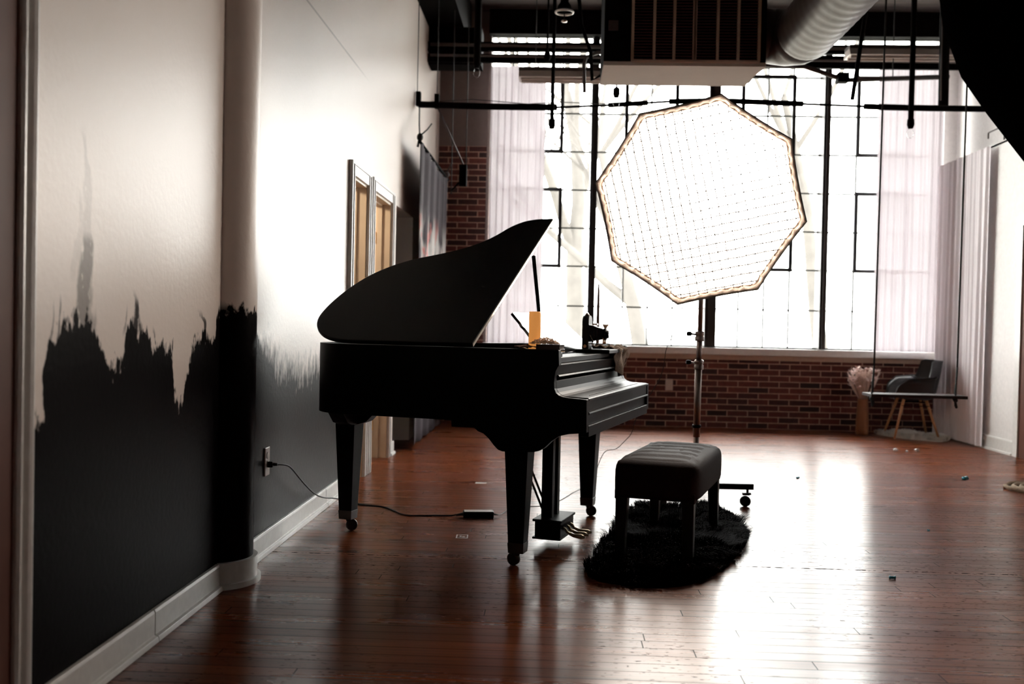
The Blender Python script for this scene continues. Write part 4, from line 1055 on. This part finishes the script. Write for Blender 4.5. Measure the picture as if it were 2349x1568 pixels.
# grid of fabric strips, aligned with the octagon's sides
gd = MB(); GA = A0 + pi/8; e1 = Vector((cos(GA), sin(GA))); e2 = Vector((-sin(GA), cos(GA)))
ap_ = .566 * cos(pi/8); sp = .0505; hd = .034
def half(c):  # half-length of a chord at offset c in an octagon with flats facing e1/e2
    s = ap_ * math.tan(pi/8); c = abs(c)
    return ap_ if c <= s else max(0, ap_ - (c - s))
k0 = int(ap_ / sp)
for (u_, v_) in ((e1, e2), (e2, e1)):
    for k in range(-k0, k0 + 1):
        c = k * sp; hl = half(c)
        if hl < .04: continue
        nseg = max(4, int(2 * hl / (sp / 2))); fr_, bk = [], []
        for i in range(nseg + 1):
            s_ = -hl + 2 * hl * i / nseg
            wob = .0010 * sin(s_ * 62 + k * 1.7) + .0010 * sin(s_ * 31 + k)
            p = u_ * s_ + v_ * (c + wob)
            fr_.append(SP(p.x, p.y, -.008 - .002 * abs(sin(s_ * pi / sp)))); bk.append(SP(p.x, p.y, -.008 - hd))
        m_ = len(fr_)
        gd.add(fr_ + bk, [(i, i+1, m_+i+1, m_+i) for i in range(m_-1)], False)
gd.build('egg_crate_grid', 'grid', SB, solid=.0042)
for k in range(8):
    MB().tube([octpt(.596, -.02, k), octpt(.47, -.21, k), octpt(.28, -.35, k), octpt(.08, -.44, k)], .004, 6).build('rod', 'steel', shell)
hd_ = MB(); hd_.tube([SP(0, 0, -.42), SP(0, 0, -.50)], .09, 20); hd_.tube([SP(0, 0, -.50), SP(0, 0, -.74)], .058, 20); hd_.build('lamp_head', 'black_plastic', SB, bevel=.004)
zt = SP(0, 0, -.50)
def pole(p0, p1, r_, nm='pole'): return MB().tube([p0, p1], r_, 18).build(nm, 'steel', SB)
top = Vector((.012, .02, 1.60))
pole((0, 0, .12), (0, 0, .50), .017); pole((0, 0, .42), (.003, 0, .87), .021); pole((.003, 0, .84), (.006, 0, 1.05), .0175); pole((.006, 0, 1.0), top, .0145)
MB().tube([top, (zt[0], zt[1] + .03, zt[2] - .05)], .014, 12).build('bracket', 'black_plastic', SB)
for z, m_ in ((1.035, 1), (.862, 1)):
    cm = MB(); cm.lathe([(.026, -.032), (.028, -.028), (.028, -.006), (.023, 0), (.028, .006), (.028, .022), (.023, .028)], (.005, 0, z), n=18); c_ = cm.build('collar', 'steel', SB)
    MB().tube([(.0, 0, z + .004), (-.045, -.01, z + .012)], .006, 8).build('knob_shaft', 'steel', c_)
    MB().lathe([(.012, 0), (.014, -.008), (.014, -.022), (.010, -.03)], (-.045, -.01, z + .012), axis='X', n=12).build('knob', 'black_plastic', c_)
MB().lathe([(.024, 0), (.027, .004), (.027, .016), (.024, .02)], (0, 0, .475), n=18).build('end_ring', 'black_plastic', SB)
bs = MB(); 
ends = [(.355, .02), (-.235, -.13), (-.13, .46)]
for i, (ex, ey) in enumerate(ends):
    L_ = math.hypot(ex, ey); mt = Matrix.Rotation(atan2(ey, ex), 4, 'Z'); b_ = MB(); b_.box((0 if i else -.02, -.016, .105), (L_, .016, .140), mt); lg = b_.build('leg', 'black_plastic', SB, bevel=.003)
    u = (L_ - .035) / L_; cx_, cy_ = ex * u, ey * u
    cm = MB(); cm.tube([(cx_, cy_, .108), (cx_, cy_, .085)], .008, 8); cm.box((cx_ - .030, cy_ - .014, .070), (cx_ + .012, cy_ + .014, .086)); cm.tube([(cx_ + .01, cy_, .085), (cx_ + .022, cy_, .074)], .006, 6); cm.build('caster_fork', 'ferrule', lg)
    MB().tube([(cx_ - .012, cy_ - .012, .033), (cx_ - .012, cy_ - .009, .033), (cx_ - .012, cy_ + .009, .033), (cx_ - .012, cy_ + .012, .033)], [.026, .033, .033, .026], 20).build('wheel', 'rubber', lg)

# ================================================================== CABLES
def smooth_path(ps, k=3):
    ps = [tuple(p) for p in ps]
    for _ in range(k):
        out = [ps[0]]
        for i in range(len(ps) - 1):
            a, b = ps[i], ps[i+1]
            out.append(tuple(a[j]*.75 + b[j]*.25 for j in range(3))); out.append(tuple(a[j]*.25 + b[j]*.75 for j in range(3)))
        out.append(ps[-1]); ps = out
    return ps
o = thing('wall_outlet', 'almond wall outlet with a black plug on the black-painted wall', 'outlet', (XL, 4.556, .422))
MB().box((0, -.036, -.066), (.008, .036, .066)).build('cover_plate', 'outlet', o, bevel=.003)
for dz in (.028, -.012): MB().lathe([(.016, .008), (.016, .0105)], (0, 0, dz), axis='X', n=18).build('socket', 'outlet', o)
CB = thing('power_cable', 'black cable running from wall plug along the floor to adapter', 'cable', (0, 0, 0))
z1 = .0045
pl = MB(); pl.box((XL + .010, 4.543, .395), (XL + .034, 4.569, .422)); pl.tube([(XL + .034, 4.556, .409), (XL + .055, 4.556, .409)], .008, 8); pl.build('plug', 'rubber', CB, bevel=.004)
MB().tube(smooth_path([(XL + .05, 4.556, .409), (-1.255, 4.62, .400), (-1.262, 4.74, .372), (-1.268, 4.97, .27), (-1.265, 5.15, .19), (-1.262, 5.30, .135), (-1.262, 5.50, .09), (-1.262, 5.70, .055), (-1.245, 5.88, .012), (-1.20, 5.87, z1),
     (-1.13, 5.80, z1), (-1.06, 5.775, z1), (-.98, 5.75, z1), (-.90, 5.64, z1), (-.86, 5.56, z1), (-.80, 5.50, z1), (-.72, 5.52, z1), (-.64, 5.535, z1), (-.56, 5.54, z1), (-.535, 5.54, .010)]), .0042, 8).build('cord', 'rubber', CB)
o = thing('power_adapter', 'black power adapter with a pale label lying on the floor under piano', 'adapter', (-.41, 5.535, 0), radians(8))
MB().box((-.085, -.035, .002), (.085, .035, .036)).build('case', 'black_plastic', o, bevel=.005)
MB().box((-.078, -.029, .036), (.078, .029, .0372)).build('label', 'label_silver', o)
MB().tube([(-.085, 0, .018), (-.125, 0, .012)], [.010, .005], 8).build('strain_relief', 'rubber', o)
MB().tube([(.085, 0, .018), (.110, 0, .014)], [.006, .003], 8).build('strain_relief', 'rubber', o)
z2 = .0026
tag(MB().tube(smooth_path([(-.302, 5.553, .014), (-.285, 5.62, .004), (-.255, 5.79, z2), (-.17, 5.88, z2), (-.09, 5.91, z2), (-.03, 5.95, z2), (.04, 6.10, z2), (.09, 6.27, z2), (.137, 6.45, z2), (.18, 6.50, .012), (.215, 6.42, .05),
     (.246, 6.33, .10), (.275, 6.3, .17), (.308, 6.3, .265), (.335, 6.3, .300), (.40, 6.3, .305), (.45, 6.3, .36), (.496, 6.3, .41), (.510, 6.3, .49), (.573, 6.3, .614), (.63, 6.3, .70), (.672, 6.3, .78), (.688, 6.3, .86), (.694, 6.3, .947), (.735, 6.3, 1.03), (.770, 6.3, 1.12), (.79, 6.28, 1.22), (.84, 6.2, 1.45), (.88, 6.25, 1.72)]), .0022, 6).build('lamp_cord', 'rubber'),
    'thin black cord trailing from the adapter up to the softbox', 'cord')
o = thing('wall_outlet.001', 'pale outlet plate on the brick wall behind the softbox stand', 'outlet', (1.252, YF, .46))
MB().box((-.040, -.008, -.062), (.040, 0, .062)).build('cover_plate', 'outlet', o, bevel=.002)
for dz in (-.025, .025): MB().lathe([(.015, -.010), (.015, -.008)], (0, 0, dz), axis='Y', n=14).build('socket', 'outlet', o)

# ================================================================== SWING, CHAIR, VASE
SW = thing('plank_swing', 'dark plank swing hanging on black ropes before the moulded armchair', 'swing', (2.85, 8.0, 0))
MB().box((-.372, -.10, .572), (.372, .14, .596)).build('seat', 'swing', SW, bevel=.003)
for s, xt in ((-1, -.325), (1, .322)):
    MB().tube([(xt + (0.02 if s < 0 else .02), 0, ZC), (xt, 0, .80)], .0075, 8).build('rope', 'rope', SW)
    for dy, dx in ((-.07, -.035), (.11, .03)):
        MB().tube([(xt, 0, .82), (xt + dx, dy, .60), (xt + dx, dy, .572)], .0065, 8).build('rope', 'rope', SW)
        k = MB(); k.sphere((xt + dx, dy, .560), .019, 10, 7, (1, 1, .9)); k.tube([(xt + dx, dy, .555), (xt + dx + .008, dy, .51)], [.008, .010], 7); k.sphere((xt + dx + .008, dy, .508), .012, 8, 5); k.build('knot', 'rope', SW)

CH = thing('moulded_armchair', 'charcoal moulded armchair with splayed beech legs on the sheepskin', 'chair', (3.68, 10.42, .0), radians(84))
# shell: local +y = front. rows (u across, v: front edge -> seat -> back top)
def shell(u, v):
    s = 2 * u - 1
    # centre-line profile
    prof_ = [(.215, .405), (.19, .418), (.10, .412), (0, .402), (-.10, .400), (-.165, .420), (-.20, .48), (-.225, .58), (-.25, .70), (-.27, .80)]
    t_ = v * (len(prof_) - 1); i = min(int(t_), len(prof_) - 2); f_ = t_ - i
    y = prof_[i][0] * (1-f_) + prof_[i+1][0] * f_; z = prof_[i][1] * (1-f_) + prof_[i+1][1] * f_
    wdt = [.21, .24, .275, .30, .31, .315, .31, .30, .28, .24]; wd = wdt[i] * (1-f_) + wdt[i+1] * f_
    k = max(0, abs(s) - .62) / .38
    armh = [.0, .13, .215, .235, .245, .24, .16, .05, 0, 0]; ah = armh[i] * (1-f_) + armh[i+1] * f_
    x = wd * (abs(s) if abs(s) < .62 else .62 + .38 * (k * .8)) * (1 if s > 0 else -1)
    lift = ah * k ** .8 
    if k > .72: x += (.05 * (k - .72) / .28) * (1 if s > 0 else -1) * min(1, ah * 5); lift -= .02 * (k - .72) / .28
    y2 = y + (.10 * k if v > .6 else 0) + .035 * (s * s) * (v > .55)
    return (x, y2, z + lift + (.012 * s * s))
MB().grid(40, 40, shell).build('shell_seat', 'chair_shell', CH, solid=.008)
for sx, sy in ((-1, -1), (1, -1), (-1, 1), (1, 1)):
    MB().tube([(sx * .13, sy * .11, .40), (sx * .245, sy * .215, .012)], [.016, .010], 10).build('leg', 'beech', CH)
br_ = MB()
for s in (-1, 1): br_.tube([(s * .15, -.12, .375), (-s * .15, .12, .375)], .006, 6); br_.tube([(s*.16, -.135, .34), (s*.16, .135, .34)], .004, 6)
br_.build('wire_brace', 'black_paint', CH)

V = thing('floor_vase', 'tall amber vase of bleached flowers and pampas beside the armchair', 'vase', (3.245, 10.62, 0))
MB().lathe([(.060, 0), (.066, .02), (.064, .15), (.058, .28), (.052, .36), (.056, .38), (.045, .38)], (0, 0, 0), n=24).build('vessel', 'vase', V)
pm = MB(); R = random.Random(8)
for k in range(70):
    a = R.uniform(0, 6.283); sp_r = R.uniform(.02, .17); h = R.uniform(.30, .42)
    p0 = (.02*cos(a), .02*sin(a), .34); p1 = (sp_r*.6*cos(a), sp_r*.6*sin(a), .34 + h*.45); p2 = (sp_r*cos(a), sp_r*sin(a), .34 + h*.85)
    pm.tube([p0, p1, p2], [.003, .010, .002], 5)
    for j in range(10):
        u = R.uniform(.3, 1); q = Vector(p1).lerp(Vector(p2), u); e = q + Vector((R.uniform(-.05, .05), R.uniform(-.05, .05), R.uniform(-.02, .05)))
        pm.add([q + Vector((.003, 0, 0)), q - Vector((.003, 0, 0)), e], [(0, 1, 2)])
pm.build('pampas_grass', 'pampas', V)
pt = MB()
for k in range(60):
    a = R.uniform(0, 6.283); rr = R.uniform(.02, .16); c_ = Vector((rr*cos(a), rr*sin(a), .62 + R.uniform(-.07, .11) - rr * .3))
    for j in range(7):
        b_ = R.uniform(0, 6.283); d = Vector((cos(b_), sin(b_), R.uniform(-.2, .8))).normalized(); s_ = Vector((-sin(b_), cos(b_), 0)) * .012
        pt.add([c_, c_ + d*.022 + s_, c_ + d*.045, c_ + d*.022 - s_], [(0, 1, 2, 3)])
pt.build('blooms', 'petal', V)

# ================================================================== SMALL THINGS ON THE FLOOR
def scrap(x, y, sx, sy, sz, m, label, rz=0, nm='wrapper', grp='teal scraps on the floor'):
    t = MB(); t.lathe([(.001, -sx/2), (sy/2, -sx/2 + .004), (sy*.3, -sx*.25), (sy*.38, 0), (sy*.3, sx*.25), (sy/2, sx/2 - .004), (.001, sx/2)], (0, 0, sy*.42), axis='X', n=8)
    o = tag(t.build(nm, m), label, 'litter', grp); o.location = (x, y, 0); o.rotation_euler = (0, 0, rz); o.scale = (1, 1, sz / sy)
scrap(1.497, 4.414, .032, .018, .018, 'teal', 'twisted teal wrapper on the floor right of the fur rug', .1)
scrap(3.058, 7.509, .04, .04, .03, 'teal', 'teal scrap on the floor nearest the swing', .7)
scrap(1.79, 7.343, .035, .02, .016, 'teal', 'tiny teal scrap on the floor right of the stand wheel', 1.0)
scrap(2.062, 5.526, .018, .012, .010, 'teal', 'smallest teal speck, on the floor between wrapper and swing', 2.0)
for i, (x, y, l) in enumerate(((3.114, 9.19, 'left bead of the three glinting on the floor before the armchair'), (3.208, 9.17, 'small middle bead of the three glinting on the floor'), (3.317, 9.22, 'right bead of the three glinting on the floor before the armchair'))):
    rr = .010 if i == 1 else .018
    t = MB().sphere((0, 0, rr * .8), rr, 8, 6, (1.3, 1, .8)); o = tag(t.build('glass_bead', 'glint'), l, 'bead', 'glinting beads on the floor'); o.location = (x, y, 0)
def sticker(x, y, sx, sy, rz, label, frame):
    t = MB()
    if frame:
        e = .006; t.box((-sx/2, -sy/2, 0), (sx/2, -sy/2+e, .0012)).box((-sx/2, sy/2-e, 0), (sx/2, sy/2, .0012)).box((-sx/2, -sy/2+e, 0), (-sx/2+e, sy/2-e, .0012)).box((sx/2-e, -sy/2+e, 0), (sx/2, sy/2-e, .0012))
        t.box((-sx*.22, -sy*.12, 0), (-sx*.05, sy*.2, .0011)).box((sx*.02, -sy*.2, 0), (sx*.24, sy*.05, .0011))
    else: t.box((-sx/2, -sy/2, 0), (sx/2, sy/2, .0012))
    o = tag(t.build('floor_tape', 'label_silver'), label, 'tape', 'tape marks on the floor'); o.location = (x, y, 0.0002); o.rotation_euler = (0, 0, rz)
sticker(-.452, 5.02, .060, .085, .05, 'small pale rectangular outline stuck on the floor before the adapter', True)
sticker(-.485, 6.73, .075, .05, .0, 'pale tape patch on the floor under the piano, nearest its keyboard', False)
sticker(-.33, 7.65, .07, .05, .3, 'pale tape patch on the floor farthest back under the piano', False)
br_ = MB()
for k in range(4):
    pts = [(3.45 - (.27 - .05*k) * cos(a*pi/14), 7.08 + (.26 - .05*k) * sin(a*pi/14) , .014 + .006 * sin(a * 1.7 + k)) for a in range(28)]
    br_.tube(pts, .014, 7, closed=True)
tag(br_.build('jute_mat', 'jute'), 'edge of a braided jute mat at the right edge of the floor', 'mat')
